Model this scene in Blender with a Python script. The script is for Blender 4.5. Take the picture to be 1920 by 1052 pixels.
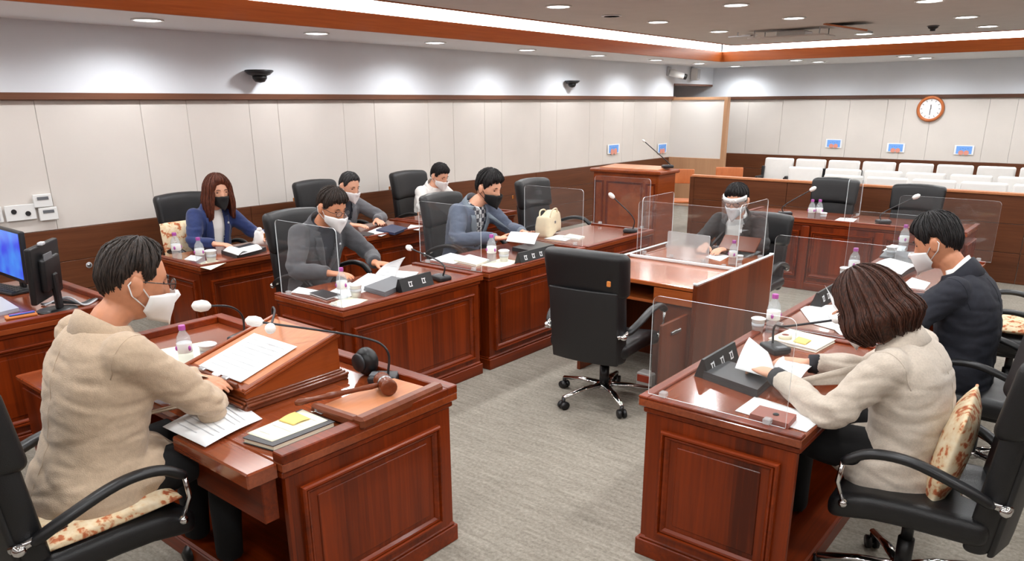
import bpy, bmesh, math, random
import numpy as np
from mathutils import Vector, Matrix, noise
from mathutils.bvhtree import BVHTree

for o in list(bpy.data.objects):
    bpy.data.objects.remove(o)
scene = bpy.context.scene
COL = scene.collection
random.seed(7)
RNG = np.random.default_rng(7)

# ------------------------------------------------------------------ camera
FPX, CX, CY = 1407.1, 960.0, 640.0            # focal length and principal point, 1920x1052 frame
YAW, PITCH, ROLL = -0.686244, 0.307309, 0.0060216
CAM = np.array([0.0, 0.0, 1.9])

def cam_axes():
    cy, sy, cp, sp = math.cos(YAW), math.sin(YAW), math.cos(PITCH), math.sin(PITCH)
    f = np.array([sy*cp, cy*cp, -sp]); r = np.array([cy, -sy, 0.0]); d = np.cross(f, r)
    cr, sr = math.cos(ROLL), math.sin(ROLL)
    return np.array([r*cr + d*sr, -r*sr + d*cr, f])
AX = cam_axes()
cam_data = bpy.data.cameras.new('camera')
cam = bpy.data.objects.new('camera', cam_data)
COL.objects.link(cam)
m = Matrix.Identity(4)
for i in range(3):
    m[i][0] = AX[0][i]; m[i][1] = -AX[1][i]; m[i][2] = -AX[2][i]; m[i][3] = CAM[i]
cam.matrix_world = m
cam_data.sensor_width = 36.0
cam_data.sensor_fit = 'HORIZONTAL'
cam_data.lens = 36.0*FPX/1920.0
cam_data.shift_y = (CY-526.0)/1920.0
cam_data.clip_start = 0.05
scene.camera = cam

# a pixel gives a direction; the plane it lies on gives the distance
def _ray(x, y):
    return AX.T @ np.array([(x-CX)/FPX, (y-CY)/FPX, 1.0])
def pz(x, y, z=0.0):
    d = _ray(x, y); return CAM + d*(z-CAM[2])/d[2]
def px(x, y, X):
    d = _ray(x, y); return CAM + d*(X-CAM[0])/d[0]
def py(x, y, Y):
    d = _ray(x, y); return CAM + d*(Y-CAM[1])/d[1]

# ------------------------------------------------------------------ world and exposure
world = bpy.data.worlds.new('world'); scene.world = world
world.use_nodes = True
world.node_tree.nodes['Background'].inputs[0].default_value = (0.9, 0.95, 1.0, 1)
world.node_tree.nodes['Background'].inputs[1].default_value = 0.3
vs = scene.view_settings
vs.view_transform = 'Standard'; vs.look = 'None'; vs.gamma = 1.0; vs.use_curve_mapping = False
vs.exposure = 0.2
LAMP_W = 56.0          # power of one downlight
COVE_E = 8.0          # emission of the cove strips

# ------------------------------------------------------------------ materials
def lin(c):
    return tuple(((v/255.0)/12.92 if v/255.0 <= 0.04045 else ((v/255.0+0.055)/1.055)**2.4) for v in c) + (1.0,)
MATS = {}
def new_mat(name):
    mt = bpy.data.materials.new(name); mt.use_nodes = True
    nt = mt.node_tree; b = nt.nodes['Principled BSDF']
    MATS[name] = mt
    return mt, nt, b
def plain(name, rgb, rough=0.6, metal=0.0, spec=0.5, var=0.0, vscale=30.0, bump=0.0, bscale=200.0, sheen=0.0, coat=0.0, emit=0.0):
    mt, nt, b = new_mat(name)
    c = lin(rgb)
    b.inputs['Base Color'].default_value = c
    b.inputs['Roughness'].default_value = rough
    b.inputs['Metallic'].default_value = metal
    b.inputs['Specular IOR Level'].default_value = spec
    if sheen: b.inputs['Sheen Weight'].default_value = sheen
    if coat: b.inputs['Coat Weight'].default_value = coat
    if emit:
        b.inputs['Emission Color'].default_value = c; b.inputs['Emission Strength'].default_value = emit
    tc = nt.nodes.new('ShaderNodeTexCoord')
    if var:
        n = nt.nodes.new('ShaderNodeTexNoise'); n.inputs['Scale'].default_value = vscale; n.inputs['Detail'].default_value = 5
        r = nt.nodes.new('ShaderNodeValToRGB')
        r.color_ramp.elements[0].position = 0.3; r.color_ramp.elements[1].position = 0.7
        r.color_ramp.elements[0].color = tuple(v*(1-var) for v in c[:3]) + (1,)
        r.color_ramp.elements[1].color = tuple(min(1, v*(1+var)) for v in c[:3]) + (1,)
        nt.links.new(tc.outputs['Object'], n.inputs['Vector']); nt.links.new(n.outputs['Fac'], r.inputs['Fac'])
        nt.links.new(r.outputs['Color'], b.inputs['Base Color'])
    if bump:
        n2 = nt.nodes.new('ShaderNodeTexNoise'); n2.inputs['Scale'].default_value = bscale; n2.inputs['Detail'].default_value = 4
        bp = nt.nodes.new('ShaderNodeBump'); bp.inputs['Strength'].default_value = bump; bp.inputs['Distance'].default_value = 0.01
        nt.links.new(tc.outputs['Object'], n2.inputs['Vector']); nt.links.new(n2.outputs['Fac'], bp.inputs['Height'])
        nt.links.new(bp.outputs['Normal'], b.inputs['Normal'])
    return mt
def wood(name, dark, light, axis, rough=0.36, strip=0.0, fine=60.0, coat=0.08):
    """grain runs along the local axis; strip = width of the veneer leaves across it"""
    mt, nt, b = new_mat(name)
    L = nt.links.new
    tc = nt.nodes.new('ShaderNodeTexCoord')
    mp = nt.nodes.new('ShaderNodeMapping')
    sc = [fine, fine, fine]; sc[axis] = fine*0.035
    mp.inputs['Scale'].default_value = sc
    L(tc.outputs['Object'], mp.inputs['Vector'])
    n = nt.nodes.new('ShaderNodeTexNoise'); n.inputs['Scale'].default_value = 1.0; n.inputs['Detail'].default_value = 6
    n.inputs['Roughness'].default_value = 0.62; n.inputs['Distortion'].default_value = 0.5
    L(mp.outputs['Vector'], n.inputs['Vector'])
    mp2 = nt.nodes.new('ShaderNodeMapping'); sc2 = [7.0]*3; sc2[axis] = 0.5
    mp2.inputs['Scale'].default_value = sc2; L(tc.outputs['Object'], mp2.inputs['Vector'])
    n2 = nt.nodes.new('ShaderNodeTexNoise'); n2.inputs['Scale'].default_value = 1.0; n2.inputs['Detail'].default_value = 2
    L(mp2.outputs['Vector'], n2.inputs['Vector'])
    mx = nt.nodes.new('ShaderNodeMath'); mx.operation = 'MULTIPLY_ADD'
    mx.inputs[1].default_value = 0.5; L(n.outputs['Fac'], mx.inputs[0])
    m2 = nt.nodes.new('ShaderNodeMath'); m2.operation = 'MULTIPLY'; m2.inputs[1].default_value = 0.5
    L(n2.outputs['Fac'], m2.inputs[0]); L(m2.outputs[0], mx.inputs[2])
    fac = mx.outputs[0]
    if strip:
        sp = nt.nodes.new('ShaderNodeSeparateXYZ'); L(tc.outputs['Object'], sp.inputs[0])
        ad = nt.nodes.new('ShaderNodeMath'); ad.operation = 'ADD'
        idx = [i for i in range(3) if i != axis]
        L(sp.outputs[idx[0]], ad.inputs[0]); L(sp.outputs[idx[1]], ad.inputs[1])
        dv = nt.nodes.new('ShaderNodeMath'); dv.operation = 'DIVIDE'; dv.inputs[1].default_value = strip
        L(ad.outputs[0], dv.inputs[0])
        fl = nt.nodes.new('ShaderNodeMath'); fl.operation = 'FLOOR'; L(dv.outputs[0], fl.inputs[0])
        wn = nt.nodes.new('ShaderNodeTexWhiteNoise'); wn.noise_dimensions = '1D'; L(fl.outputs[0], wn.inputs['W'])
        sm = nt.nodes.new('ShaderNodeMath'); sm.operation = 'MULTIPLY_ADD'; sm.inputs[1].default_value = 0.22
        L(wn.outputs['Value'], sm.inputs[0])
        sb = nt.nodes.new('ShaderNodeMath'); sb.operation = 'SUBTRACT'; sb.inputs[1].default_value = 0.11
        L(fac, sb.inputs[0]); L(sb.outputs[0], sm.inputs[2]); fac = sm.outputs[0]
    r = nt.nodes.new('ShaderNodeValToRGB')
    r.color_ramp.elements[0].position = 0.28; r.color_ramp.elements[1].position = 0.72
    r.color_ramp.elements[0].color = lin(dark); r.color_ramp.elements[1].color = lin(light)
    L(fac, r.inputs['Fac']); L(r.outputs['Color'], b.inputs['Base Color'])
    b.inputs['Roughness'].default_value = rough; b.inputs['Specular IOR Level'].default_value = 0.3
    b.inputs['Coat Weight'].default_value = coat; b.inputs['Coat Roughness'].default_value = 0.12
    return mt
DK, LT = (70, 20, 1), (138, 50, 6)
for ax, nm in enumerate('xyz'):
    wood('desk_wood_'+nm, DK, LT, ax, 0.36, 0.11 if nm == 'z' else 0.0)
wood('desk_top_wood', (108, 44, 18), (156, 76, 40), 1, 0.16, coat=0.9)
wood('lectern_wood', (108, 44, 14), (156, 74, 30), 1, 0.3)
wood('light_wood', (176, 108, 70), (204, 138, 96), 1, 0.4)
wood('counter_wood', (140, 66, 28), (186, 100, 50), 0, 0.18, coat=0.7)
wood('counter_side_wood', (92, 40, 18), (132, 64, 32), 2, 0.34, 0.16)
wood('wainscot_wood_y', (76, 42, 24), (112, 66, 42), 1, 0.35)
wood('wainscot_wood_x', (76, 42, 24), (112, 66, 42), 0, 0.35)
wood('trim_wood_y', (92, 58, 42), (124, 82, 62), 1, 0.4)
wood('trim_wood_x', (78, 50, 38), (104, 70, 54), 0, 0.4)
wood('fascia_wood_y', (150, 74, 28), (196, 108, 50), 1, 0.4)
wood('fascia_wood_x', (150, 74, 28), (196, 108, 50), 0, 0.4)
wood('tan_wood', (176, 132, 98), (196, 152, 116), 2, 0.45)
wood('gavel_wood', (84, 38, 20), (128, 66, 38), 0, 0.3)
wood('orange_wood', (176, 96, 52), (206, 122, 72), 2, 0.35)
plain('white_paint', (228, 232, 238), 0.8, var=0.02, vscale=3)
plain('soffit_paint', (240, 241, 243), 0.85)
plain('ceiling_paint', (214, 208, 202), 0.85, var=0.03, vscale=4)
plain('dark_gap', (40, 34, 30), 0.9)
plain('fabric_panel', (217, 210, 203), 0.95, var=0.03, vscale=2.2, bump=0.12, bscale=420)
plain('screen_fabric', (228, 224, 219), 0.9)
plain('black_leather', (20, 20, 22), 0.42, bump=0.15, bscale=260, var=0.1, vscale=8)
plain('black_back_shell', (26, 26, 27), 0.5, bump=0.1, bscale=300)
plain('black_plastic', (20, 20, 22), 0.4)
plain('grey_plastic', (104, 106, 110), 0.45)
plain('silver_plastic', (196, 198, 202), 0.35)
plain('white_plastic', (232, 232, 230), 0.4)
plain('chrome', (220, 220, 222), 0.12, metal=1.0)
plain('brushed_steel', (170, 170, 172), 0.32, metal=1.0)
plain('paper', (240, 241, 242), 0.85)
plain('print_grey', (196, 198, 202), 0.9)
plain('cream_paper', (238, 232, 208), 0.85)
plain('yellow_note', (236, 206, 120), 0.8)
plain('pink_spot', (222, 150, 132), 0.8)
plain('card_blue', (116, 170, 242), 0.6)
plain('card_blue_dark', (70, 110, 196), 0.6)
plain('cap_magenta', (176, 84, 164), 0.4)
plain('foam_white', (236, 234, 230), 0.95, bump=0.3, bscale=300)
plain('navy_folder', (46, 54, 84), 0.5)
plain('dark_folder', (44, 45, 48), 0.35)
plain('wallet_leather', (150, 84, 70), 0.5, var=0.08)
plain('beige_bag', (226, 208, 176), 0.7, var=0.05)
plain('seat_cover', (232, 229, 225), 0.9, var=0.02, vscale=12)
plain('skin', (222, 164, 134), 0.5, var=0.05, vscale=40)
plain('skin_tan', (202, 138, 104), 0.5, var=0.06, vscale=40)
plain('mask_white', (240, 240, 240), 0.85)
plain('mask_black', (24, 24, 25), 0.8)
plain('lip_dark', (60, 34, 28), 0.6)
plain('jacket_beige', (190, 167, 142), 0.95, var=0.07, vscale=70, bump=0.25, bscale=240, sheen=0.2)
plain('jacket_oat', (202, 189, 174), 0.95, var=0.08, vscale=130, bump=0.3, bscale=420, sheen=0.2)
plain('jacket_navy', (24, 42, 92), 0.85, var=0.12, vscale=60, sheen=0.2)
plain('jacket_charcoal', (74, 74, 78), 0.95, var=0.2, vscale=220, bump=0.3, bscale=400, sheen=0.2)
plain('jacket_grey', (98, 98, 102), 0.95, var=0.12, vscale=160, sheen=0.2)
plain('jacket_denim', (84, 92, 110), 0.9, var=0.12, vscale=90, sheen=0.1)
plain('jacket_white', (222, 220, 216), 0.9, var=0.05, vscale=60)
plain('jacket_black', (38, 36, 36), 0.75, var=0.15, vscale=60)
plain('jacket_midnight', (30, 32, 42), 0.85, var=0.15, vscale=50)
plain('collar_grey', (120, 130, 140), 0.9, var=0.05)
plain('shirt_white', (236, 234, 230), 0.85)
plain('shirt_dark', (48, 50, 58), 0.9)
plain('scarf_check', (150, 150, 152), 0.95)
plain('trousers_black', (13, 13, 15), 0.9)
plain('shoe_black', (16, 16, 17), 0.35)
plain('cuff_dark', (52, 52, 56), 0.9)
plain('glass_rim', (46, 40, 38), 0.3)
plain('lamp_lens', (255, 255, 255), 0.5, emit=14.0)
plain('cove_diffuser', (255, 251, 246), 0.6, emit=COVE_E)
plain('metal_dark', (58, 58, 60), 0.4, metal=0.6)
plain('ticks', (70, 74, 84), 0.6)
plain('acrylic_edge_and_glint', (226, 232, 234), 0.25)  # pale sheet edges; also paints the reflection along the counter panels
plain('amber', (214, 130, 60), 0.5)
plain('red_print', (208, 86, 60), 0.7)

def hair_mat(name, dark, light):
    mt, nt, b = new_mat(name); L = nt.links.new
    tc = nt.nodes.new('ShaderNodeTexCoord')
    mp = nt.nodes.new('ShaderNodeMapping'); mp.inputs['Scale'].default_value = (160, 160, 22)
    n = nt.nodes.new('ShaderNodeTexNoise'); n.inputs['Scale'].default_value = 1.0; n.inputs['Detail'].default_value = 5
    r = nt.nodes.new('ShaderNodeValToRGB'); r.color_ramp.elements[0].position = 0.3; r.color_ramp.elements[1].position = 0.75
    r.color_ramp.elements[0].color = lin(dark); r.color_ramp.elements[1].color = lin(light)
    bp = nt.nodes.new('ShaderNodeBump'); bp.inputs['Strength'].default_value = 0.5; bp.inputs['Distance'].default_value = 0.01
    L(tc.outputs['Object'], mp.inputs[0]); L(mp.outputs[0], n.inputs['Vector']); L(n.outputs['Fac'], r.inputs['Fac'])
    L(r.outputs['Color'], b.inputs['Base Color']); L(n.outputs['Fac'], bp.inputs['Height']); L(bp.outputs[0], b.inputs['Normal'])
    b.inputs['Roughness'].default_value = 0.5; b.inputs['Specular IOR Level'].default_value = 0.3
hair_mat('hair_black', (16, 15, 16), (44, 40, 40))
hair_mat('hair_brown', (30, 18, 14), (92, 52, 36))
hair_mat('hair_auburn', (50, 24, 16), (126, 66, 44))
hair_mat('hair_greying', (26, 25, 26), (78, 76, 76))
hair_mat('hair_dark', (22, 19, 18), (66, 52, 44))

def floral():
    mt, nt, b = new_mat('floral_fabric'); L = nt.links.new
    tc = nt.nodes.new('ShaderNodeTexCoord')
    v = nt.nodes.new('ShaderNodeTexVoronoi'); v.inputs['Scale'].default_value = 13.0
    n = nt.nodes.new('ShaderNodeTexNoise'); n.inputs['Scale'].default_value = 16.0; n.inputs['Detail'].default_value = 4
    mx = nt.nodes.new('ShaderNodeMixRGB'); mx.inputs[0].default_value = 0.25
    L(tc.outputs['Object'], mx.inputs[1]); L(n.outputs['Color'], mx.inputs[2]); L(tc.outputs['Object'], n.inputs['Vector'])
    L(mx.outputs[0], v.inputs['Vector'])
    r = nt.nodes.new('ShaderNodeValToRGB'); cr = r.color_ramp
    cr.elements[0].position = 0.0; cr.elements[0].color = lin((150, 62, 34))
    e = cr.elements.new(0.28); e.color = lin((196, 116, 74))
    e = cr.elements.new(0.42); e.color = lin((226, 200, 160))
    cr.elements[-1].position = 0.8; cr.elements[-1].color = lin((236, 220, 190))
    L(v.outputs['Distance'], r.inputs['Fac']); L(r.outputs['Color'], b.inputs['Base Color']); b.inputs['Roughness'].default_value = 0.9
floral()
def check_mat():
    mt, nt, b = new_mat('check_fabric'); L = nt.links.new
    tc = nt.nodes.new('ShaderNodeTexCoord')
    c = nt.nodes.new('ShaderNodeTexChecker'); c.inputs['Scale'].default_value = 28.0
    c.inputs['Color1'].default_value = lin((60, 62, 72)); c.inputs['Color2'].default_value = lin((196, 196, 198))
    L(tc.outputs['Object'], c.inputs['Vector']); L(c.outputs['Color'], b.inputs['Base Color']); b.inputs['Roughness'].default_value = 0.9
check_mat()
def carpet():
    mt, nt, b = new_mat('carpet'); L = nt.links.new
    tc = nt.nodes.new('ShaderNodeTexCoord')
    n = nt.nodes.new('ShaderNodeTexNoise'); n.inputs['Scale'].default_value = 55.0; n.inputs['Detail'].default_value = 6; n.inputs['Roughness'].default_value = 0.75
    mp = nt.nodes.new('ShaderNodeMapping'); mp.inputs['Rotation'].default_value = (0, 0, math.radians(28)); mp.inputs['Scale'].default_value = (3.0, 26.0, 1)
    n2 = nt.nodes.new('ShaderNodeTexNoise'); n2.inputs['Scale'].default_value = 1.6; n2.inputs['Detail'].default_value = 3; n2.inputs['Distortion'].default_value = 0.6
    L(tc.outputs['Object'], n.inputs['Vector']); L(tc.outputs['Object'], mp.inputs[0]); L(mp.outputs[0], n2.inputs['Vector'])
    m2 = nt.nodes.new('ShaderNodeMath'); m2.operation = 'MULTIPLY_ADD'; m2.inputs[1].default_value = 0.68
    m3 = nt.nodes.new('ShaderNodeMath'); m3.operation = 'MULTIPLY'; m3.inputs[1].default_value = 0.32
    L(n2.outputs['Fac'], m3.inputs[0]); L(n.outputs['Fac'], m2.inputs[0]); L(m3.outputs[0], m2.inputs[2])
    r = nt.nodes.new('ShaderNodeValToRGB'); cr = r.color_ramp
    cr.elements[0].position = 0.34; cr.elements[0].color = lin((116, 110, 99))
    cr.elements[1].position = 0.66; cr.elements[1].color = lin((172, 164, 151))
    L(m2.outputs[0], r.inputs['Fac']); L(r.outputs['Color'], b.inputs['Base Color']); b.inputs['Roughness'].default_value = 0.95
    bp = nt.nodes.new('ShaderNodeBump'); bp.inputs['Strength'].default_value = 0.4; bp.inputs['Distance'].default_value = 0.01
    L(n.outputs['Fac'], bp.inputs['Height']); L(bp.outputs[0], b.inputs['Normal'])
carpet()
def acrylic(name, tint, haze, rough=0.02):
    mt, nt, b = new_mat(name); L = nt.links.new
    nt.nodes.remove(b)
    out = nt.nodes['Material Output']
    tr = nt.nodes.new('ShaderNodeBsdfTransparent'); tr.inputs[0].default_value = tint
    gl = nt.nodes.new('ShaderNodeBsdfGlossy'); gl.inputs['Roughness'].default_value = rough
    df = nt.nodes.new('ShaderNodeBsdfDiffuse'); df.inputs[0].default_value = (0.85, 0.87, 0.88, 1)
    lw = nt.nodes.new('ShaderNodeLayerWeight'); pw = nt.nodes.new('ShaderNodeMath'); pw.operation = 'POWER'; pw.inputs[1].default_value = 4.0
    fr = nt.nodes.new('ShaderNodeMath'); fr.operation = 'MULTIPLY_ADD'; fr.inputs[1].default_value = 0.5; fr.inputs[2].default_value = 0.025
    L(lw.outputs['Facing'], pw.inputs[0]); L(pw.outputs[0], fr.inputs[0])
    m1 = nt.nodes.new('ShaderNodeMixShader'); m2 = nt.nodes.new('ShaderNodeMixShader')
    m1.inputs[0].default_value = haze
    L(tr.outputs[0], m1.inputs[1]); L(df.outputs[0], m1.inputs[2])
    L(fr.outputs[0], m2.inputs[0]); L(m1.outputs[0], m2.inputs[1]); L(gl.outputs[0], m2.inputs[2])
    L(m2.outputs[0], out.inputs[0])
acrylic('acrylic', (0.97, 0.98, 0.98, 1), 0.016)
acrylic('acrylic_hazy', (0.95, 0.95, 0.95, 1), 0.3, 0.1)
acrylic('bottle_plastic', (0.9, 0.93, 0.95, 1), 0.22, 0.05)
acrylic('visor', (0.96, 0.97, 0.98, 1), 0.05)
def screen_mat():
    mt, nt, b = new_mat('screen_blue'); L = nt.links.new
    tc = nt.nodes.new('ShaderNodeTexCoord'); n = nt.nodes.new('ShaderNodeTexNoise'); n.inputs['Scale'].default_value = 5.0
    r = nt.nodes.new('ShaderNodeValToRGB'); r.color_ramp.elements[0].position = 0.35; r.color_ramp.elements[1].position = 0.65
    r.color_ramp.elements[0].color = lin((58, 74, 226)); r.color_ramp.elements[1].color = lin((70, 150, 240))
    L(tc.outputs['Object'], n.inputs['Vector']); L(n.outputs['Fac'], r.inputs['Fac'])
    L(r.outputs['Color'], b.inputs['Emission Color']); b.inputs['Emission Strength'].default_value = 0.9
    b.inputs['Base Color'].default_value = (0.01, 0.01, 0.02, 1); b.inputs['Roughness'].default_value = 0.2
screen_mat()

# ------------------------------------------------------------------ mesh helpers
def V(*a): return np.array(a, float)
def unit(v):
    v = np.asarray(v, float); return v/(np.linalg.norm(v)+1e-12)
def rotz(a):
    c, s = math.cos(a), math.sin(a); return np.array([[c, -s, 0], [s, c, 0], [0, 0, 1.0]])
def rotx(a):
    c, s = math.cos(a), math.sin(a); return np.array([[1.0, 0, 0], [0, c, -s], [0, s, c]])
def roty(a):
    c, s = math.cos(a), math.sin(a); return np.array([[c, 0, s], [0, 1.0, 0], [-s, 0, c]])
class G:
    def __init__(self): self.v = []; self.f = []; self.mi = []; self.cur = 0
    def add(self, v, f):
        k = len(self.v); self.v += [tuple(map(float, q)) for q in v]
        self.f += [tuple(i+k for i in q) for q in f]; self.mi += [self.cur]*len(f); return self
    def box(self, c, s, b=0.0, R=None):
        """box of full size s; b chamfers every edge"""
        c = np.array(c, float); h = np.array(s, float)/2
        b = min(b, 0.45*2*h.min())
        if b <= 0:
            vs_ = [V(x, y, z)*h for x in (-1, 1) for y in (-1, 1) for z in (-1, 1)]
            fs = [(0, 1, 3, 2), (4, 6, 7, 5), (0, 4, 5, 1), (2, 3, 7, 6), (0, 2, 6, 4), (1, 5, 7, 3)]
        else:
            vs_, idx = [], {}
            for x in (-1, 1):
                for y in (-1, 1):
                    for z in (-1, 1):
                        for a in range(3):
                            p = V(x, y, z)*(h-b); p[a] = (x, y, z)[a]*h[a]
                            idx[(x, y, z, a)] = len(vs_); vs_.append(p)
            fs = []
            def q(keys):
                pts = [vs_[idx[k]] for k in keys]; n = np.cross(pts[1]-pts[0], pts[2]-pts[0])
                ks = [idx[k] for k in keys]
                if n @ sum(pts) < 0: ks = ks[::-1]
                fs.append(tuple(ks))
            for a in range(3):
                o1, o2 = [i for i in range(3) if i != a]
                for s1 in (-1, 1):
                    ks = []
                    for t1, t2 in ((-1, -1), (1, -1), (1, 1), (-1, 1)):
                        k = [0, 0, 0]; k[a] = s1; k[o1] = t1; k[o2] = t2; ks.append(tuple(k)+(a,))
                    q(ks)
                for t1 in (-1, 1):
                    for t2 in (-1, 1):
                        k1 = [0]*3; k1[a] = -1; k1[o1] = t1; k1[o2] = t2; k2 = list(k1); k2[a] = 1
                        q([tuple(k1)+(o1,), tuple(k2)+(o1,), tuple(k2)+(o2,), tuple(k1)+(o2,)])
            for x in (-1, 1):
                for y in (-1, 1):
                    for z in (-1, 1):
                        q([(x, y, z, 0), (x, y, z, 1), (x, y, z, 2)])
        if R is not None: vs_ = [R @ p for p in vs_]
        return self.add([p+c for p in vs_], fs)
    def rbox(self, c, s, r, n=6, warp=None, R=None):
        """soft cushion block: rounded box on a grid, bent by warp"""
        h = np.array(s, float)/2; r = min(r, h.min()*0.98)
        def axis(hh, k):
            inner = np.linspace(-(hh-r), hh-r, k); a = np.array([0.0, 0.3, 0.62]) * r
            return np.concatenate([-hh+a, inner, hh-a[::-1]])
        ax = [axis(h[i], n) for i in range(3)]
        pts, fs, key = [], [], {}
        def vid(i, j, k):
            if (i, j, k) not in key:
                p = V(ax[0][i], ax[1][j], ax[2][k]); q = np.clip(p, -(h-r), h-r); d = p-q; L = np.linalg.norm(d)
                if L > 1e-9: p = q + d/L*min(r, max(abs(d)))*1.0 if False else q + d/L*r
                key[(i, j, k)] = len(pts); pts.append(p)
            return key[(i, j, k)]
        N = [len(a) for a in ax]
        for a in range(3):
            o1, o2 = (a+1) % 3, (a+2) % 3
            for end in (0, N[a]-1):
                for i in range(N[o1]-1):
                    for j in range(N[o2]-1):
                        ks = []
                        for di, dj in ((0, 0), (1, 0), (1, 1), (0, 1)):
                            k = [0]*3; k[a] = end; k[o1] = i+di; k[o2] = j+dj; ks.append(vid(*k))
                        fs.append(tuple(ks) if end else tuple(ks[::-1]))
        if warp: pts = [np.array(warp(p), float) for p in pts]
        if R is not None: pts = [R @ p for p in pts]
        c = np.array(c, float)
        return self.add([p+c for p in pts], fs)
    def loft(self, rings, caps=True, closed=True):
        n = len(rings[0]); vs_ = [p for r in rings for p in r]; fs = []
        for i in range(len(rings)-1):
            for j in range(n if closed else n-1):
                j2 = (j+1) % n
                fs.append((i*n+j, i*n+j2, (i+1)*n+j2, (i+1)*n+j))
        if caps and closed:
            fs.append(tuple(range(n))[::-1]); fs.append(tuple((len(rings)-1)*n+j for j in range(n)))
        return self.add(vs_, fs)
    def tube(self, path, rad, n=8, flat=1.0, up=None):
        path = [np.array(p, float) for p in path]; m = len(path)
        if np.isscalar(rad): rad = [rad]*m
        rings = []; prev = None
        for i in range(m):
            t = unit(path[min(i+1, m-1)]-path[max(i-1, 0)])
            if prev is None:
                ref = np.array(up, float) if up is not None else (V(0, 0, 1) if abs(t[2]) < 0.9 else V(1, 0, 0))
            else: ref = prev
            a = unit(ref - t*(ref @ t)); b = np.cross(t, a); prev = a
            rings.append([path[i] + rad[i]*(math.cos(w)*b + flat*math.sin(w)*a) for w in np.linspace(0, 2*math.pi, n, endpoint=False)])
        return self.loft(rings)
    def lathe(self, prof, n=20, c=(0, 0, 0), R=None):
        c = np.array(c, float); rings = []
        for r, z in prof:
            ring = [V(max(r, 1e-4)*math.cos(w), max(r, 1e-4)*math.sin(w), z) for w in np.linspace(0, 2*math.pi, n, endpoint=False)]
            if R is not None: ring = [R @ p for p in ring]
            rings.append([p+c for p in ring])
        return self.loft(rings)
    def ball(self, c, r, n=14, R=None):
        r = np.array(r if not np.isscalar(r) else (r, r, r), float); c = np.array(c, float); rings = []
        k = max(6, n//2+2)
        for e in np.linspace(-math.pi/2+0.06, math.pi/2-0.06, k):
            ring = [V(math.cos(e)*math.cos(w), math.cos(e)*math.sin(w), math.sin(e))*r for w in np.linspace(0, 2*math.pi, n, endpoint=False)]
            if R is not None: ring = [R @ p for p in ring]
            rings.append([p+c for p in ring])
        return self.loft(rings)
    def cone(self, p0, r0, p1, r1, n=10):
        p0 = np.array(p0, float); p1 = np.array(p1, float); t = unit(p1-p0)
        path = [p0-t*r0*0.95, p0-t*r0*0.6, p0, p1, p1+t*r1*0.6, p1+t*r1*0.95]
        return self.tube(path, [r0*0.25, r0*0.8, r0, r1, r1*0.8, r1*0.25], n)
    def prism(self, outline, o, ex, ey, ez, t):
        """outline in (ex, ey) at o, thick t along ez"""
        o, ex, ey, ez = [np.array(q, float) for q in (o, ex, ey, ez)]
        a = [o+ex*x+ey*y for x, y in outline]; b = [p+ez*t for p in a]; n = len(a)
        fs = [tuple(range(n))[::-1], tuple(range(n, 2*n))] + [(i, (i+1) % n, n+(i+1) % n, n+i) for i in range(n)]
        return self.add(a+b, fs)
    def sheet(self, P, t):
        """P[i][j] grid of points -> thin closed slab (thickness along the local normal)"""
        P = np.array(P, float); n, k = P.shape[:2]
        du = np.gradient(P, axis=0); dv = np.gradient(P, axis=1); N = np.cross(du, dv)
        N /= (np.linalg.norm(N, axis=2, keepdims=True)+1e-12)
        Q = P + N*t; vs_ = list(P.reshape(-1, 3))+list(Q.reshape(-1, 3)); off = n*k; fs = []
        for i in range(n-1):
            for j in range(k-1):
                a, b_, c_, d = i*k+j, (i+1)*k+j, (i+1)*k+j+1, i*k+j+1
                fs.append((a, d, c_, b_)); fs.append((a+off, b_+off, c_+off, d+off))
        for i in range(n-1):
            for j in (0, k-1):
                a, b_ = i*k+j, (i+1)*k+j; fs.append((a, b_, b_+off, a+off) if j == 0 else (b_, a, a+off, b_+off))
        for j in range(k-1):
            for i in (0, n-1):
                a, b_ = i*k+j, i*k+j+1; fs.append((b_, a, a+off, b_+off) if i == 0 else (a, b_, b_+off, a+off))
        return self.add(vs_, fs)
    def mesh(self, name, mat, smooth=False, origin=None):
        me = bpy.data.meshes.new(name)
        vs_ = np.array(self.v, float)
        if origin is not None: vs_ = vs_ - np.array(origin, float)
        me.from_pydata(vs_.tolist(), [], self.f)
        mats = [mat] if isinstance(mat, str) else list(mat)
        for mm in mats: me.materials.append(MATS[mm])
        if len(mats) > 1: me.polygons.foreach_set('material_index', self.mi)
        if smooth: me.polygons.foreach_set('use_smooth', [True]*len(me.polygons))
        me.update()
        bm = bmesh.new(); bm.from_mesh(me); bmesh.ops.recalc_face_normals(bm, faces=bm.faces); bm.to_mesh(me); bm.free()
        return me
    def build(self, name, mat, parent=None, smooth=False, origin=None):
        o = bpy.data.objects.new(name, self.mesh(name, mat, smooth, origin)); COL.objects.link(o)
        if parent is not None: o.parent = parent
        return o
def tag(o, label, cat, group=None, kind=None):
    if label: o['label'] = label
    if cat: o['category'] = cat
    if group: o['group'] = group
    if kind: o['kind'] = kind
    return o
def thing(name, label, cat, loc=(0, 0, 0), rz=0.0, group=None):
    o = bpy.data.objects.new(name, None); COL.objects.link(o); o.empty_display_size = 0.1
    o.location = tuple(map(float, loc)); o.rotation_euler = (0, 0, rz)
    return tag(o, label, cat, group)
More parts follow.
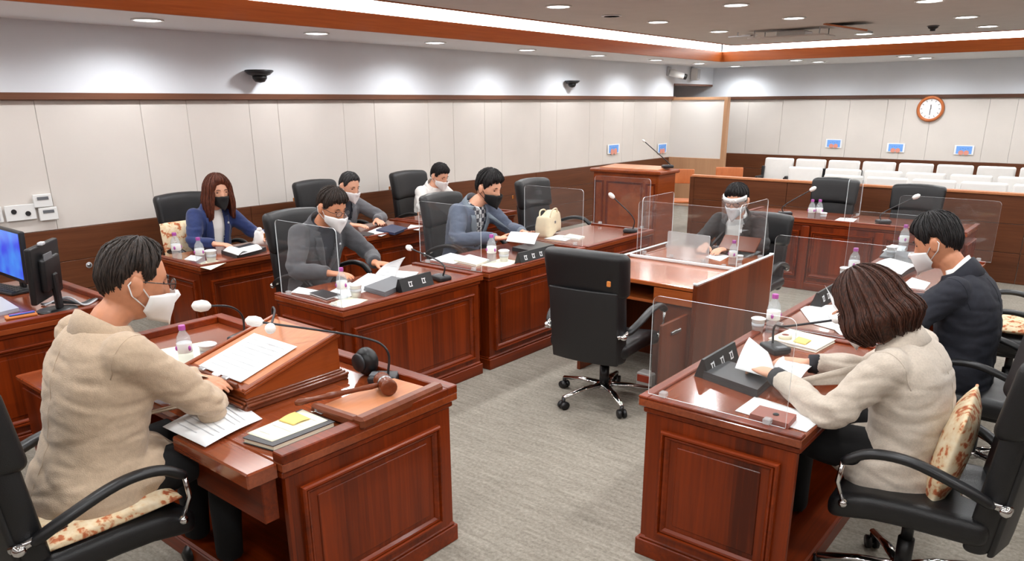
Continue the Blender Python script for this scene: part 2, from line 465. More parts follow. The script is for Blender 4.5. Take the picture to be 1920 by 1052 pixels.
def dup(root, loc=None, rz=None, label=None, group=None, scale=None):
    r = root.copy(); COL.objects.link(r)
    if loc is not None: r.location = tuple(map(float, loc))
    if rz is not None: r.rotation_euler = (0, 0, rz)
    if label: r['label'] = label
    if group: r['group'] = group
    if scale: r.scale = scale
    for ch in list(root.children):
        c = ch.copy(); COL.objects.link(c); c.parent = r
        for g in list(ch.children):
            d = g.copy(); COL.objects.link(d); d.parent = c
    return r
def struct(name, g, mat, parent=None, smooth=False):
    o = g.build(name, mat, parent, smooth)
    if parent is None: o['kind'] = 'structure'
    return o
def spline(pts, n=6):
    """Catmull-Rom through pts"""
    P = [np.array(p, float) for p in pts]; P = [2*P[0]-P[1]] + P + [2*P[-1]-P[-2]]; out = []
    for i in range(1, len(P)-2):
        for k in range(n):
            t = k/n; a, b, c, d = P[i-1], P[i], P[i+1], P[i+2]
            out.append(0.5*((2*b)+(-a+c)*t+(2*a-5*b+4*c-d)*t*t+(-a+3*b-3*c+d)*t**3))
    out.append(P[-2]); return out
def lerp_prof(prof, t):
    xs = [p[0] for p in prof]
    return [np.interp(t, xs, [p[i] for p in prof]) for i in range(1, len(prof[0]))]

# ------------------------------------------------------------------ the room shell
XL, YB, XR, YF = -7.0, 15.0, 3.6, -3.0       # left wall, back wall, right wall, wall behind the camera
ZS, ZC = 2.55, 2.75                          # perimeter soffit, main ceiling
ZW, ZT0, ZT1 = 0.905, 1.945, 2.003           # wainscot top, picture-rail trim
g = G(); g.box(((XL+XR)/2, (YB+YF)/2, -0.05), (XR-XL+0.4, YB-YF+0.4, 0.1)); struct('floor', g, 'carpet')

YE = 13.35                                   # the left wall ends here at the entrance recess
g = G(); g.box((XL-0.1, (YE+YF)/2, ZS/2), (0.2, YE-YF, ZS)); wl = struct('wall_left', g, 'white_paint')
seams = [-3.0, -2.1, -1.2, -0.3, 0.6, 1.6, 2.478, 3.33, 3.763, 4.416, 4.748, 5.593, 6.041, 6.912, 7.362, 7.976, 8.333, 9.223, 9.636, 10.534, 10.959, 11.562, 11.934, 12.7, YE]
for a, b in zip(seams[:-1], seams[1:]):
    g = G(); g.box((XL+0.006, (a+b)/2, (ZW+ZT0)/2), (0.012, b-a-0.003, ZT0-ZW), 0.003); g.build('fabric_panel', 'fabric_panel', wl)
g = G(); g.box((XL+0.03, (YE+YF)/2, (ZT0+ZT1)/2), (0.06, YE-YF, ZT1-ZT0), 0.006); struct('trim_1', g, 'trim_wood_y')
plank_y = [-3.0, -0.6, 1.9, 4.3, 6.7, 9.1, 11.3, YE]
for a, b in zip(plank_y[:-1], plank_y[1:]):
    for z0, z1 in ((0.1, 0.37), (0.37, 0.63), (0.63, ZW)):
        g = G(); g.box((XL+0.016, (a+b)/2, (z0+z1)/2), (0.032, b-a-0.004, z1-z0-0.004), 0.002); g.build('wainscot_plank', 'wainscot_wood_y', wl)
g = G(); g.box((XL+0.022, (YE+YF)/2, 0.05), (0.044, YE-YF, 0.1), 0.006); struct('baseboard_left', g, 'wainscot_wood_y')

g = G(); g.box(((XL+XR)/2, YB+0.1, ZS/2), (XR-XL+2.4, 0.2, ZS)); wb = struct('wall_back', g, 'white_paint')
bs = [-7.0, -6.2, -5.52, -4.717, -4.288, -3.652, -3.365, -2.942, -2.093, -1.7, -0.9, -0.1, 0.7, 1.5, 2.3, 3.0, XR]
for a, b in zip(bs[:-1], bs[1:]):
    g = G(); g.box(((a+b)/2, YB-0.006, (ZW+ZT0)/2), (b-a-0.003, 0.012, ZT0-ZW), 0.003); g.build('fabric_panel', 'fabric_panel', wb)
g = G(); g.box(((XL+XR)/2, YB-0.03, (ZT0+ZT1)/2-0.005), (XR-XL, 0.06, ZT1-ZT0), 0.006); struct('trim_2', g, 'trim_wood_x')
for a, b in zip([-7.0, -4.6, -2.2, 0.2, 2.0], [-4.6, -2.2, 0.2, 2.0, XR]):
    for z0, z1 in ((0.1, 0.37), (0.37, 0.63), (0.63, ZW)):
        g = G(); g.box(((a+b)/2, YB-0.016, (z0+z1)/2), (b-a-0.004, 0.032, z1-z0-0.004), 0.002); g.build('wainscot_plank', 'wainscot_wood_x', wb)
g = G(); g.box(((XL+XR)/2, YB-0.022, 0.05), (XR-XL, 0.044, 0.1), 0.006); struct('baseboard_back', g, 'wainscot_wood_x')
# entrance recess in the far left corner: a dark timber lintel over the door
g = G(); g.box((XL-1.0, (YE+YB)/2, ZS/2), (0.2, YB-YE+0.4, ZS)); g.box((XL-0.55, YE-0.1, ZS/2), (0.9, 0.2, ZS)); struct('wall_recess', g, 'trim_wood_x')
g = G(); g.box((XL-0.1, (YE+YB)/2, (2.23+ZS)/2), (0.2, YB-YE, ZS-2.23)); struct('wall_lintel', g, 'white_paint')
g = G(); g.box((XL-0.1, (YE+YB)/2, 2.215), (0.22, YB-YE-0.02, 0.035), 0.004); g.box((XL-0.5, (YE+YB)/2, 2.26), (0.8, YB-YE-0.02, 0.03)); struct('trim_3', g, 'trim_wood_y')
g = G(); g.box((XL-0.87, (YE+YB)/2, 1.05), (0.05, 1.4, 2.1), 0.01)
d1 = struct('door_1', g, 'wainscot_wood_y'); g = G(); g.tube([(XL-0.83, 13.62, 0.9), (XL-0.79, 13.62, 0.92), (XL-0.79, 13.62, 1.2), (XL-0.83, 13.62, 1.22)], 0.012); g.build('door_handle', 'brushed_steel', d1, True)
# partition that screens the door
g = G(); g.box((-6.46, 13.3, 0.98), (1.06, 0.06, 1.96)); wp = struct('wall_partition', g, 'screen_fabric')
for c, s in (((-5.9, 13.3, 0.99), (0.075, 0.1, 1.98)), ((-6.45, 13.3, 1.96), (1.05, 0.1, 0.05)), ((-6.45, 13.3, 0.46), (1.05, 0.09, 0.9))):
    g = G(); g.box(c, s, 0.004); g.build('frame_board', 'tan_wood', wp)
# walls that the photo does not look at
for nm, c, s in (('wall_right', (XR+0.1, (YB+YF)/2, ZS/2), (0.2, YB-YF, ZS)), ('wall_front', ((XL+XR)/2, YF-0.1, ZS/2), (XR-XL+0.4, 0.2, ZS))):
    g = G(); g.box(c, s); w = struct(nm, g, 'white_paint')
    g = G()
    if nm == 'wall_right': g.box((XR-0.016, c[1], ZW/2), (0.03, s[1], ZW))
    else: g.box((c[0], YF+0.016, ZW/2), (s[0], 0.03, ZW))
    g.build('wainscot', 'wainscot_wood_y' if nm == 'wall_right' else 'wainscot_wood_x', w)
    g = G()
    if nm == 'wall_right': g.box((XR-0.012, c[1], (ZW+ZT0)/2), (0.024, s[1], ZT0-ZW))
    else: g.box((c[0], YF+0.012, (ZW+ZT0)/2), (s[0], 0.024, ZT0-ZW))
    g.build('fabric_panel', 'fabric_panel', w)
# ceiling: perimeter soffit, timber fascia, lit cove, main panel
FX0, FX1, FY0, FY1 = -5.82, 2.4, -1.8, 12.75   # fascia rectangle
MX0, MX1, MY0, MY1 = -5.3, 1.9, -1.3, 12.0     # main panel rectangle
g = G(); g.box(((XL+XR)/2-0.5, (YB+YF)/2, 3.05), (XR-XL+2.0, YB-YF+0.6, 0.1)); ceil = struct('ceiling', g, 'white_paint')
for c, s in ((((XL-1+FX0)/2, (YB+YF)/2, ZS+0.02), (FX0-XL+1.0, YB-YF, 0.04)), (((FX1+XR)/2, (YB+YF)/2, ZS+0.02), (XR-FX1, YB-YF, 0.04)),
             (((FX0+FX1)/2, (FY1+YB)/2, ZS+0.02), (FX1-FX0, YB-FY1, 0.04)), (((FX0+FX1)/2, (FY0+YF)/2, ZS+0.02), (FX1-FX0, FY0-YF, 0.04))):
    g = G(); g.box(c, s); g.build('soffit_panel', 'soffit_paint', ceil)
for c, s, mt in (((FX0, (FY0+FY1)/2, 2.625), (0.03, FY1-FY0+0.03, 0.16), 'fascia_wood_y'), ((FX1, (FY0+FY1)/2, 2.625), (0.03, FY1-FY0+0.03, 0.16), 'fascia_wood_y'),
                 (((FX0+FX1)/2, FY1, 2.625), (FX1-FX0, 0.03, 0.16), 'fascia_wood_x'), (((FX0+FX1)/2, FY0, 2.625), (FX1-FX0, 0.03, 0.16), 'fascia_wood_x')):
    g = G(); g.box(c, s, 0.003); g.build('fascia_board', mt, ceil)
g = G(); g.box(((MX0+MX1)/2, (MY0+MY1)/2, ZC+0.06), (MX1-MX0, MY1-MY0, 0.12)); g.build('main_panel', 'ceiling_paint', ceil)
for c, s, mt in (((MX0-0.012, (MY0+MY1)/2, ZC+0.055), (0.022, MY1-MY0+0.04, 0.13), 'fascia_wood_y'), ((MX1+0.012, (MY0+MY1)/2, ZC+0.055), (0.022, MY1-MY0+0.04, 0.13), 'fascia_wood_y'),
                 (((MX0+MX1)/2, MY1+0.012, ZC+0.055), (MX1-MX0, 0.022, 0.13), 'fascia_wood_x'), (((MX0+MX1)/2, MY0-0.012, ZC+0.055), (MX1-MX0, 0.022, 0.13), 'fascia_wood_x')):
    g = G(); g.box(c, s, 0.002); g.build('edge_strip', mt, ceil)
for c, s, wd in (((FX0-0.03, (FY0+FY1)/2, 2.775), (0.02, FY1-FY0, 0.15), 'above the left wall'), ((FX1+0.03, (FY0+FY1)/2, 2.775), (0.02, FY1-FY0, 0.15), 'above the right side of the room'),
             (((FX0+FX1)/2, FY1+0.03, 2.775), (FX1-FX0, 0.02, 0.15), 'at the far end of the room'), (((FX0+FX1)/2, FY0-0.03, 2.775), (FX1-FX0, 0.02, 0.15), 'behind the camera')):
    g = G(); g.box(c, s, 0.004); tag(g.build('cove_light', 'cove_diffuser'), 'long glowing white cove light strip '+wd, 'light', 'cove lights')

# downlights
def make_downlight():
    t = thing('downlight', 'x', 'light')
    g = G(); g.lathe([(0.1, 0.0), (0.122, -0.002), (0.124, -0.008), (0.108, -0.012), (0.101, -0.006), (0.1, 0.0)], 24); g.build('trim_ring', 'white_plastic', t, True)
    g = G(); g.lathe([(0.0, -0.006), (0.08, -0.008), (0.1, -0.005), (0.1, 0.0), (0.0, 0.0)], 24); g.build('lens', 'lamp_lens', t, True)
    return t
dl0 = make_downlight(); dl_used = [False]
lamp_data = bpy.data.lights.new('downlight_lamp', 'SPOT')
lamp_data.energy = LAMP_W; lamp_data.spot_size = math.radians(164); lamp_data.spot_blend = 0.6; lamp_data.shadow_soft_size = 0.09
lamp_data.color = (0.965, 0.985, 1.0)
def downlight(x, y, z, label, group):
    if not dl_used[0]:
        t = dl0; dl_used[0] = True; t.location = (x, y, z); t['label'] = label; t['group'] = group
        lo = bpy.data.objects.new('lamp', lamp_data); COL.objects.link(lo); lo.location = (0, 0, -0.02); lo.parent = t
    else: dup(dl0, (x, y, z), 0, label, group)
NTH = ['nearest', 'second', 'third', 'fourth', 'fifth', 'sixth', 'seventh', 'eighth']
OUT = 'round ceiling downlight overhead, outside the picture'
for y in (-1.6, 0.0, 1.55): downlight(-6.32, y, ZS, OUT, 'downlights outside the picture')
for k, y in enumerate((3.17, 4.8, 6.4, 8.05, 9.7, 11.4, 12.95)):
    downlight(-6.32, y, ZS, 'round downlight in the soffit over the left wall, '+NTH[k]+' counted from the left', 'left soffit downlights')
for (x, y), w in zip(((-6.3, 14.45), (-4.6, 13.95), (-2.95, 14.0)), ('left', 'middle', 'right')):
    downlight(x, y, ZS, 'round downlight in the far soffit close to the back wall, '+w+' of three', 'far soffit downlights by the wall')
for x, y in ((-1.3, 14.0), (0.4, 14.0), (-1.4, 13.25)): downlight(x, y, ZS, OUT, 'downlights outside the picture')
for (x, y), w in zip(((-4.7, 13.15), (-3.08, 13.25)), ('left', 'right')):
    downlight(x, y, ZS, 'round downlight in the far soffit close to the wooden fascia, '+w+' of two', 'far soffit downlights by the fascia')
for x, hid, vis, w in ((-4.42, (-0.3, 1.3, 2.9, 4.5), (6.1, 7.98, 9.55, 11.15), 'left'), (-3.14, (0.7, 2.3, 3.9, 5.5), (7.1, 8.6, 11.2), 'middle'), (-1.72, (0.0, 1.6, 3.2, 4.8, 6.4), (7.99, 9.76, 11.14), 'right'),
                       (-0.4, (0.7, 2.3, 3.9, 5.5, 7.1, 8.7, 10.3), (), ''), (1.0, (0.0, 2.6, 5.2, 7.8, 10.4), (), '')):
    for y in hid: downlight(x, y, ZC, OUT, 'downlights outside the picture')
    for k, y in enumerate(vis): downlight(x, y, ZC, 'round downlight in the main ceiling, '+w+' row, '+NTH[k]+' from the camera', 'main ceiling downlights')
for x, y, nm in ((-4.47, 7.1, 'round flush speaker grille in the ceiling nearer the camera'), (-4.34, 10.32, 'round flush speaker grille in the ceiling farther away')):
    t = thing('ceiling_speaker', nm, 'speaker', (x, y, ZC), 0, 'ceiling speakers')
    g = G(); g.lathe([(0.0, -0.012), (0.08, -0.012), (0.09, -0.004), (0.09, 0.0), (0, 0)], 24); g.build('grille', 'grey_plastic', t, True)
    g = G(); g.lathe([(0.09, 0), (0.105, -0.003), (0.105, -0.01), (0.09, -0.012)], 24); g.build('rim', 'soffit_paint', t, True)
t = thing('smoke_detector', 'small dark smoke detector hanging from the main ceiling', 'detector', (-2.21, 10.64, ZC))
g = G(); g.lathe([(0, 0), (0.06, 0), (0.055, -0.025), (0.03, -0.04), (0.028, -0.06), (0, -0.062)], 20); g.build('body', 'metal_dark', t, True)
g = G(); g.lathe([(0.06, 0.0), (0.07, -0.004), (0.06, -0.012)], 20); g.build('base_ring', 'grey_plastic', t, True)
# projector lift with open flap
t = thing('projector_lift', 'ceiling projector lift with thin rods, tray and open flap', 'projector mount', (-3.75, 9.95, ZC-0.002))
g = G(); g.box((0.1, 0.0, -0.09), (0.95, 0.42, 0.02), 0.004); g.build('tray', 'ceiling_paint', t)
for x in (-0.3, 0.5):
    for y in (-0.17, 0.17):
        g = G(); g.tube([(x, y, -0.09), (x, y, 0.0)], 0.008); g.build('rod', 'silver_plastic', t, True)
g = G(); g.box((0.12, 0.05, -0.05), (0.36, 0.28, 0.06), 0.012); g.build('projector_body', 'white_plastic', t)
g = G(); g.box((0.85, -0.25, -0.045), (0.45, 0.4, 0.015), 0.003, roty(0.2)); g.build('flap', 'metal_dark', t)
g = G(); g.box((0.88, -0.47, -0.05), (0.5, 0.02, 0.02), 0.003, roty(0.2)); g.build('flap_edge', 'light_wood', t)
g = G(); g.box((-0.52, -0.1, -0.05), (0.3, 0.04, 0.015), 0.003); g.tube([(-0.55, -0.1, 0), (-0.55, -0.1, -0.05)], 0.008); g.build('bracket', 'silver_plastic', t)

# things on the left wall
def wall_dome(p, s, label):  # dark dish with a domed underside on a wall bracket
    t = thing('dark_dome', label, 'camera', p, 0, 'dark domes on the left wall'); t.scale = (s, s, s)
    g = G(); g.lathe([(0, 0.02), (0.13, 0.025), (0.14, 0.015), (0.1, -0.02), (0.07, -0.03), (0, -0.03)], 24, (0.12, 0, 0)); g.build('mount_plate', 'metal_dark', t, True)
    g = G(); g.lathe([(0.07, -0.03), (0.068, -0.055), (0.045, -0.085), (0, -0.095)], 20, (0.12, 0, 0)); g.build('dome', 'black_plastic', t, True)
    g = G(); g.box((0.03, 0, 0.0), (0.06, 0.06, 0.05), 0.01); g.build('wall_bracket', 'metal_dark', t)
wall_dome((XL, 4.5, 2.2), 1.0, 'dark dome on the white upper wall, nearer one')
wall_dome((XL, 9.9, 2.2), 0.85, 'dark dome on the white upper wall, farther one')
t = thing('security_camera', 'white bullet security camera on a bracket near the far corner', 'camera', (XL, 13.1, 2.42))
g = G(); g.box((0.02, 0, 0.02), (0.04, 0.12, 0.16), 0.01); g.build('bracket', 'silver_plastic', t)
g = G(); g.tube([(0.04, 0, 0.03), (0.14, 0, 0.03), (0.17, 0.0, 0.0)], 0.022); g.build('arm', 'white_plastic', t, True)
g = G(); g.tube([(0.08, -0.08, -0.01), (0.26, 0.1, -0.07)], 0.055, 14); g.build('housing', 'white_plastic', t, True)
g = G(); g.tube([(0.26, 0.1, -0.07), (0.30, 0.14, -0.085)], 0.05, 14); g.build('lens', 'black_plastic', t, True)
t = thing('wall_speaker', 'small white box speaker under the soffit over the entrance', 'speaker', (XL, 14.05, 2.41))
g = G(); g.rbox((0.08, 0, 0), (0.14, 0.15, 0.22), 0.025, 3); g.build('cabinet', 'white_plastic', t, True)
g = G(); g.box((0.152, 0, 0), (0.006, 0.11, 0.17), 0.002); g.build('grille', 'silver_plastic', t)
# switches and thermostats
for k, (yy, w) in enumerate(((1.98, 0.22), (2.22, 0.22))):
    t = thing('switch_plate', ['white light switch plate at the left picture edge', 'white socket plate with dark outlets beside the switches'][k], 'switch', (XL+0.026, yy, 1.075))
    g = G(); g.box((0.006, 0, 0), (0.012, w, 0.125), 0.003); g.build('plate', 'white_plastic', t)
    for j in (-0.05, 0.05):
        if k == 0: g = G(); g.box((0.015, j, 0), (0.01, 0.075, 0.09), 0.003); g.build('rocker', 'silver_plastic', t)
        else:
            g = G(); g.lathe([(0.0, 0), (0.02, 0), (0.02, 0.006), (0.0, 0.006)], 14, (0.012, j, 0.012*(1 if j < 0 else -1)), roty(math.pi/2)); g.build('outlet', 'metal_dark', t)
for k, (zz, yy) in enumerate(((1.155, 2.395), (1.045, 2.42))):
    t = thing('thermostat', ['upper white thermostat box with a grey display', 'lower white thermostat box with a grey display'][k], 'thermostat', (XL+0.026, yy, zz), 0, 'thermostats')
    g = G(); g.box((0.012, 0, 0), (0.024, 0.14, 0.105), 0.004); g.build('case', 'white_plastic', t)
    g = G(); g.box((0.026, 0, 0.02), (0.004, 0.085, 0.025), 0.001); g.build('display', 'grey_plastic', t)
t = thing('wall_button', 'small round metal button on the brown wainscot', 'button', tuple(px(167, 497, XL+0.034)))
g = G(); g.lathe([(0, 0.012), (0.014, 0.012), (0.02, 0.004), (0.02, 0), (0, 0)], 14, (0, 0, 0), roty(math.pi/2)); g.build('cap', 'brushed_steel', t, True)
g = G(); g.lathe([(0.02, 0), (0.026, 0.0), (0.026, 0.003), (0.02, 0.004)], 14, (0, 0, 0), roty(math.pi/2)); g.build('ring', 'silver_plastic', t, True)
# blue notice cards
def card(p, n, w, h, label):
    """n = 'x' on the left wall, 'y' on the back wall"""
    t = thing('notice_card', label, 'notice', p, 0 if n == 'x' else -math.pi/2, 'blue notice cards')
    g = G(); g.box((0.002, 0, 0), (0.004, w*1.25, h*1.25), 0.001); g.build('border', 'paper', t)
    g = G(); g.box((0.005, 0, 0.0), (0.002, w, h)); g.build('blue_field', 'card_blue', t)
    g = G()
    for k in range(2): g.lathe([(0, 0.003), (w*0.17, 0.003), (w*0.17, 0), (0, 0)], 12, (0.006, (k-0.5)*w*0.34, -h*0.36), roty(math.pi/2))
    g.build('pink_print', 'pink_spot', t)
    g = G()
    for k in range(4): g.box((0.007, (k-1.5)*w*0.16, h*0.12+(k % 2)*h*0.07), (0.002, w*0.07, h*0.05))
    g.build('blue_print', 'card_blue_dark', t)
card((XL+0.025, 11.27, 1.15), 'x', 0.30, 0.125, 'blue notice card on the left wall, left of the podium microphone')
card((XL+0.025, 12.98, 1.08), 'x', 0.28, 0.14, 'blue notice card on the left wall beside the white partition')
for xx, zz, nm in ((-4.489, 1.15, 'left of three'), (-3.418, 1.105, 'middle of three'), (-2.35, 1.10, 'right of three')):
    card((xx, YB-0.025, zz), 'y', 0.235, 0.125, 'blue notice card on the back wall, '+nm)
# clock
t = thing('wall_clock', 'round wall clock with orange wooden rim on the back wall', 'clock', (-2.955, YB-0.03, 1.766), -math.pi/2)
g = G(); g.lathe([(0.165, 0.01), (0.17, 0.035), (0.19, 0.045), (0.212, 0.03), (0.215, 0.0), (0.165, 0.0)], 40, (0, 0, 0), roty(math.pi/2)); g.build('rim', 'orange_wood', t, True)
g = G(); g.lathe([(0, 0.012), (0.168, 0.012), (0.168, 0.0), (0, 0)], 40, (0, 0, 0), roty(math.pi/2)); g.build('dial', 'paper', t)
g = G()
for k in range(12):
    a = k*math.pi/6; g.box((0.014, 0.14*math.sin(a), 0.14*math.cos(a)), (0.003, 0.008, 0.026), 0, rotx(-a))
g.build('hour_marks', 'ticks', t)
g = G(); g.box((0.018, 0, -0.05), (0.003, 0.01, 0.1)); g.build('minute_hand', 'black_plastic', t)
g = G(); g.box((0.02, 0.004, 0.03), (0.003, 0.012, 0.075), 0, rotx(0.06)); g.build('hour_hand', 'black_plastic', t)

# ------------------------------------------------------------------ desks
def frame_bars(g, o, ex, ey, w, h, t, d, n):
    """mitred moulding: a rectangle w x h centred on o in (ex, ey), bar width t, standing out d along n"""
    o, ex, ey, n = [np.array(q, float) for q in (o, ex, ey, n)]
    prof = [(0.0, 0.0), (0.0, d*0.7), (t*0.12, d), (t*0.32, d), (t*0.42, d*0.45), (t*0.55, d*0.7), (t*0.75, d*0.55), (t, d*0.1), (t, 0.0)]
    rings = []
    for sx, sy in ((-1, -1), (1, -1), (1, 1), (-1, 1)):
        rings.append([o + ex*sx*(w/2-i) + ey*sy*(h/2-i) + n*q for i, q in prof])
    rings.append(rings[0]); g.loft(rings, caps=False)
def desk(label, center, rz, L, D, H=0.75, rim=0.012, group=None, name='council_desk', ends=(1, 1), split=1, rim_in=0.045):
    """local: front is +X, length along Y; users sit at -X"""
    t = thing(name, label, 'desk', (center[0], center[1], 0), rz, group)
    T = 0.035; hx, hy = D/2, L/2
    g = G(); g.box((0, 0, H-T/2-rim), (D, L, T), 0.005); top = g.build('desk_top', 'desk_top_wood', t)
    g = G(); g.box((hx-rim_in/2, 0, H-rim/2-0.001), (rim_in, L, rim+0.002), 0.004)
    for s in (-1, 1): g.box((-rim_in/2, s*(hy-rim_in/2), H-rim/2-0.001), (D-rim_in, rim_in, rim+0.002), 0.004)
    g.build('rim', 'desk_wood_y', top)
    zt = H-rim-T
    g = G(); g.box((-0.008, 0, zt-0.014), (D-0.02, L-0.024, 0.028), 0.006); g.build('edge_moulding', 'desk_wood_y', t)
    xb = hx-0.03
    g = G(); g.box((xb-0.012, 0, (zt-0.03+0.0)/2), (0.024, L-0.05, zt-0.03)); fp = g.build('front_panel', 'desk_wood_z', t)
    zm0, zm1 = 0.135, zt-0.085; zc = (zm0+zm1)/2
    wseg = (L-0.05)/split
    for k in range(split):
        yc = -(L-0.05)/2 + wseg*(k+0.5)
        g = G(); frame_bars(g, (xb, yc, zc), (0, 1, 0), (0, 0, 1), wseg-0.12, zm1-zm0, 0.038, 0.024, (1, 0, 0)); g.build('moulding', 'desk_wood_y', fp)
        g = G(); g.box((xb+0.002, yc, zc), (0.008, wseg-0.12-0.14, zm1-zm0-0.12), 0.003); g.build('raised_field', 'desk_wood_z', fp)
        if split > 1 and k:
            g = G(); g.box((xb+0.012, yc-wseg/2, (zt-0.03)/2), (0.03, 0.085, zt-0.03), 0.006); g.build('pilaster', 'desk_wood_z', fp)
    for s in (-1, 1):
        g = G(); g.box((-0.02, s*(hy-0.032), (zt-0.03)/2), (D-0.07, 0.024, zt-0.03)); sp = g.build('side_panel', 'desk_wood_z', t)
        g = G(); frame_bars(g, (-0.02, s*(hy-0.02), zc), (1, 0, 0), (0, 0, 1), D-0.07-0.11, zm1-zm0, 0.038, 0.024, (0, s, 0)); g.build('moulding', 'desk_wood_x', sp)
        g = G(); g.box((-0.02, s*(hy-0.019), zc), (D-0.07-0.25, 0.008, zm1-zm0-0.12), 0.003); g.build('raised_field', 'desk_wood_z', sp)
    g = G(); g.box((-0.005, 0, 0.04), (D-0.012, L-0.02, 0.08), 0.004); g.box((-0.01, 0, 0.087), (D-0.025, L-0.032, 0.02), 0.008); g.build('plinth', 'desk_wood_y', t)
    g = G(); g.box((hx-0.12, 0, zt-0.12), (0.02, L-0.1, 0.16)); g.build('modesty_board', 'desk_wood_y', t)
    return t
XF = -3.455                                   # front line of the near left row
DEP = 0.69
LROW = [(2.655, 3.905), (3.965, 5.20), (5.23, 6.36)]
names = ['used by the man in charcoal', 'used by the man in blue-grey', 'with a beige handbag lying on it']
for (a, b), nm in zip(LROW, names):
    desk('reddish wood council desk in the left row, '+nm, (XF-DEP/2, (a+b)/2), 0, b-a, DEP, group='left front council desks')
XF2 = -5.32
for (a, b), nm in zip([(2.80, 4.05), (4.08, 5.34), (5.37, 6.6)], ['in front of the woman in navy', 'in front of the man in mid grey', 'in front of the man in white']):
    desk('reddish wood council desk in the wall row, '+nm, (XF2-0.34, (a+b)/2), 0, b-a, 0.68, group='wall row desks')
XG = -1.425
RROW = [(2.56, 3.87), (3.9, 5.2), (5.23, 6.53), (6.56, 7.1)]
for (a, b), nm in zip(RROW[:3], ['under the woman in the oatmeal blazer', 'under the man in the dark suit', 'beyond the man in the dark suit']):
    desk('reddish wood council desk in the right row, '+nm, (XG+0.335, (a+b)/2), math.pi, b-a, 0.67, group='right council desks')
# chairman's desk, facing +Y
CHX0, CHX1, CHY0, CHY1 = -3.95, -2.085, 1.30, 2.175
cd = desk('large reddish wood chair desk carrying the sloped lectern and gavel', ((CHX0+CHX1)/2, (CHY0+CHY1)/2), math.pi/2, CHX1-CHX0, CHY1-CHY0, 0.755, rim=0.035, name='chairman_desk', rim_in=0.06)
# the desk top reaches toward the sitter at its right end
g = G(); g.box((-0.5*(CHY1-CHY0)-0.06, -0.5*(CHX1-CHX0)+0.28, 0.755-0.035-0.03), (0.12, 0.5, 0.06), 0.006)
g.build('side_return', 'desk_top_wood', cd)
g = G(); g.box((-0.5*(CHY1-CHY0)-0.03, -0.5*(CHX1-CHX0)+0.28, 0.58), (0.06, 0.46, 0.17), 0.004); g.build('drawer', 'desk_wood_y', cd)
t = thing('side_cabinet', 'low dark wood side cabinet left of the beige-jacketed man', 'cabinet', (-4.19, 1.455, 0), 0)
g = G(); g.box((0, 0, 0.26), (0.42, 0.42, 0.5), 0.006); g.build('body', 'desk_wood_z', t)
g = G(); g.box((0, 0, 0.525), (0.44, 0.46, 0.03), 0.006); g.build('cabinet_top', 'desk_top_wood', t)
g = G(); g.box((0.12, -0.13, 0.62), (0.2, 0.03, 0.16), 0.006); g.build('upstand', 'desk_wood_x', t)
g = G(); g.box((0, -0.215, 0.28), (0.36, 0.015, 0.4), 0.004); dr = g.build('door', 'desk_wood_z', t)
g = G(); g.box((0.12, -0.23, 0.36), (0.012, 0.015, 0.1), 0.004); g.build('handle', 'brushed_steel', dr)
# operator desk by the left wall
desk('reddish wood operator desk with two computer monitors', (-5.36, 1.15), 0, 1.64, 1.32, 0.75, rim=0.03, name='operator_desk', rim_in=0.05)
# far bench facing the camera
desk('reddish wood bench desk in front of the two empty far chairs', (-2.2, 8.25), -math.pi/2, 2.2, 0.66, 0.75, name='bench_desk', split=3)

# double counter in the middle
CT = thing('centre_counter', 'reddish wood double counter in the middle with an open cabinet door', 'desk', (-2.52, 5.06, 0))
def cg(nm, c, s, b, mt, par=CT):
    g = G(); g.box(np.array(c)-V(-2.52, 5.06, 0), s, b); return g.build(nm, mt, par)
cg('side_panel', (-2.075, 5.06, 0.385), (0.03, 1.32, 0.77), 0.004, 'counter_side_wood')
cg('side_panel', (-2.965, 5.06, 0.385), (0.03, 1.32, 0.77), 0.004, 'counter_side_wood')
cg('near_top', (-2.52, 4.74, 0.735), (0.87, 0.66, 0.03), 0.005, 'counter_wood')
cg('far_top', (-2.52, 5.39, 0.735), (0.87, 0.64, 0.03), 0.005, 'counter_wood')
cg('divider', (-2.52, 5.065, 0.765), (0.87, 0.018, 0.022), 0.004, 'acrylic_edge_and_glint')
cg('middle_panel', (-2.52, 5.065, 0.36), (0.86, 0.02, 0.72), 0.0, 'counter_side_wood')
cg('drawer_tray', (-2.66, 4.7, 0.60), (0.56, 0.5, 0.02), 0.003, 'counter_wood')
cab = cg('cabinet', (-2.235, 4.72, 0.36), (0.29, 0.56, 0.70), 0.004, 'counter_side_wood')
cg('cabinet_rail', (-2.235, 4.425, 0.665), (0.29, 0.02, 0.1), 0.003, 'counter_wood')
dr = cg('open_door', (-2.115, 4.22, 0.33), (0.02, 0.36, 0.5), 0.004, 'counter_side_wood')
g = G(); g.box(V(-2.10, 4.22, 0.50)-V(-2.52, 5.06, 0), (0.014, 0.13, 0.022), 0.004); g.build('handle', 'brushed_steel', dr)
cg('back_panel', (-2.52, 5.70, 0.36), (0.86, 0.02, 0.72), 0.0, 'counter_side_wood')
for y0 in (4.41, 5.71): cg('edge_strip', (-2.075, y0, 0.778), (0.034, 0.02, 0.012), 0.002, 'acrylic_edge_and_glint')
cg('edge_strip', (-2.075, 5.06, 0.774), (0.026, 1.32, 0.006), 0.002, 'acrylic_edge_and_glint')  # pale strips paint the glass reflection along the panel tops
cg('edge_strip', (-2.965, 5.06, 0.774), (0.026, 1.32, 0.006), 0.002, 'acrylic_edge_and_glint')
t = thing('floor_socket_box', 'small white socket box with red marks on the carpet by the empty swivel chair', 'socket box', tuple(pz(1212, 722, 0.0)))
g = G(); g.box((0, 0, 0.05), (0.12, 0.09, 0.1), 0.008); g.build('case', 'white_plastic', t)
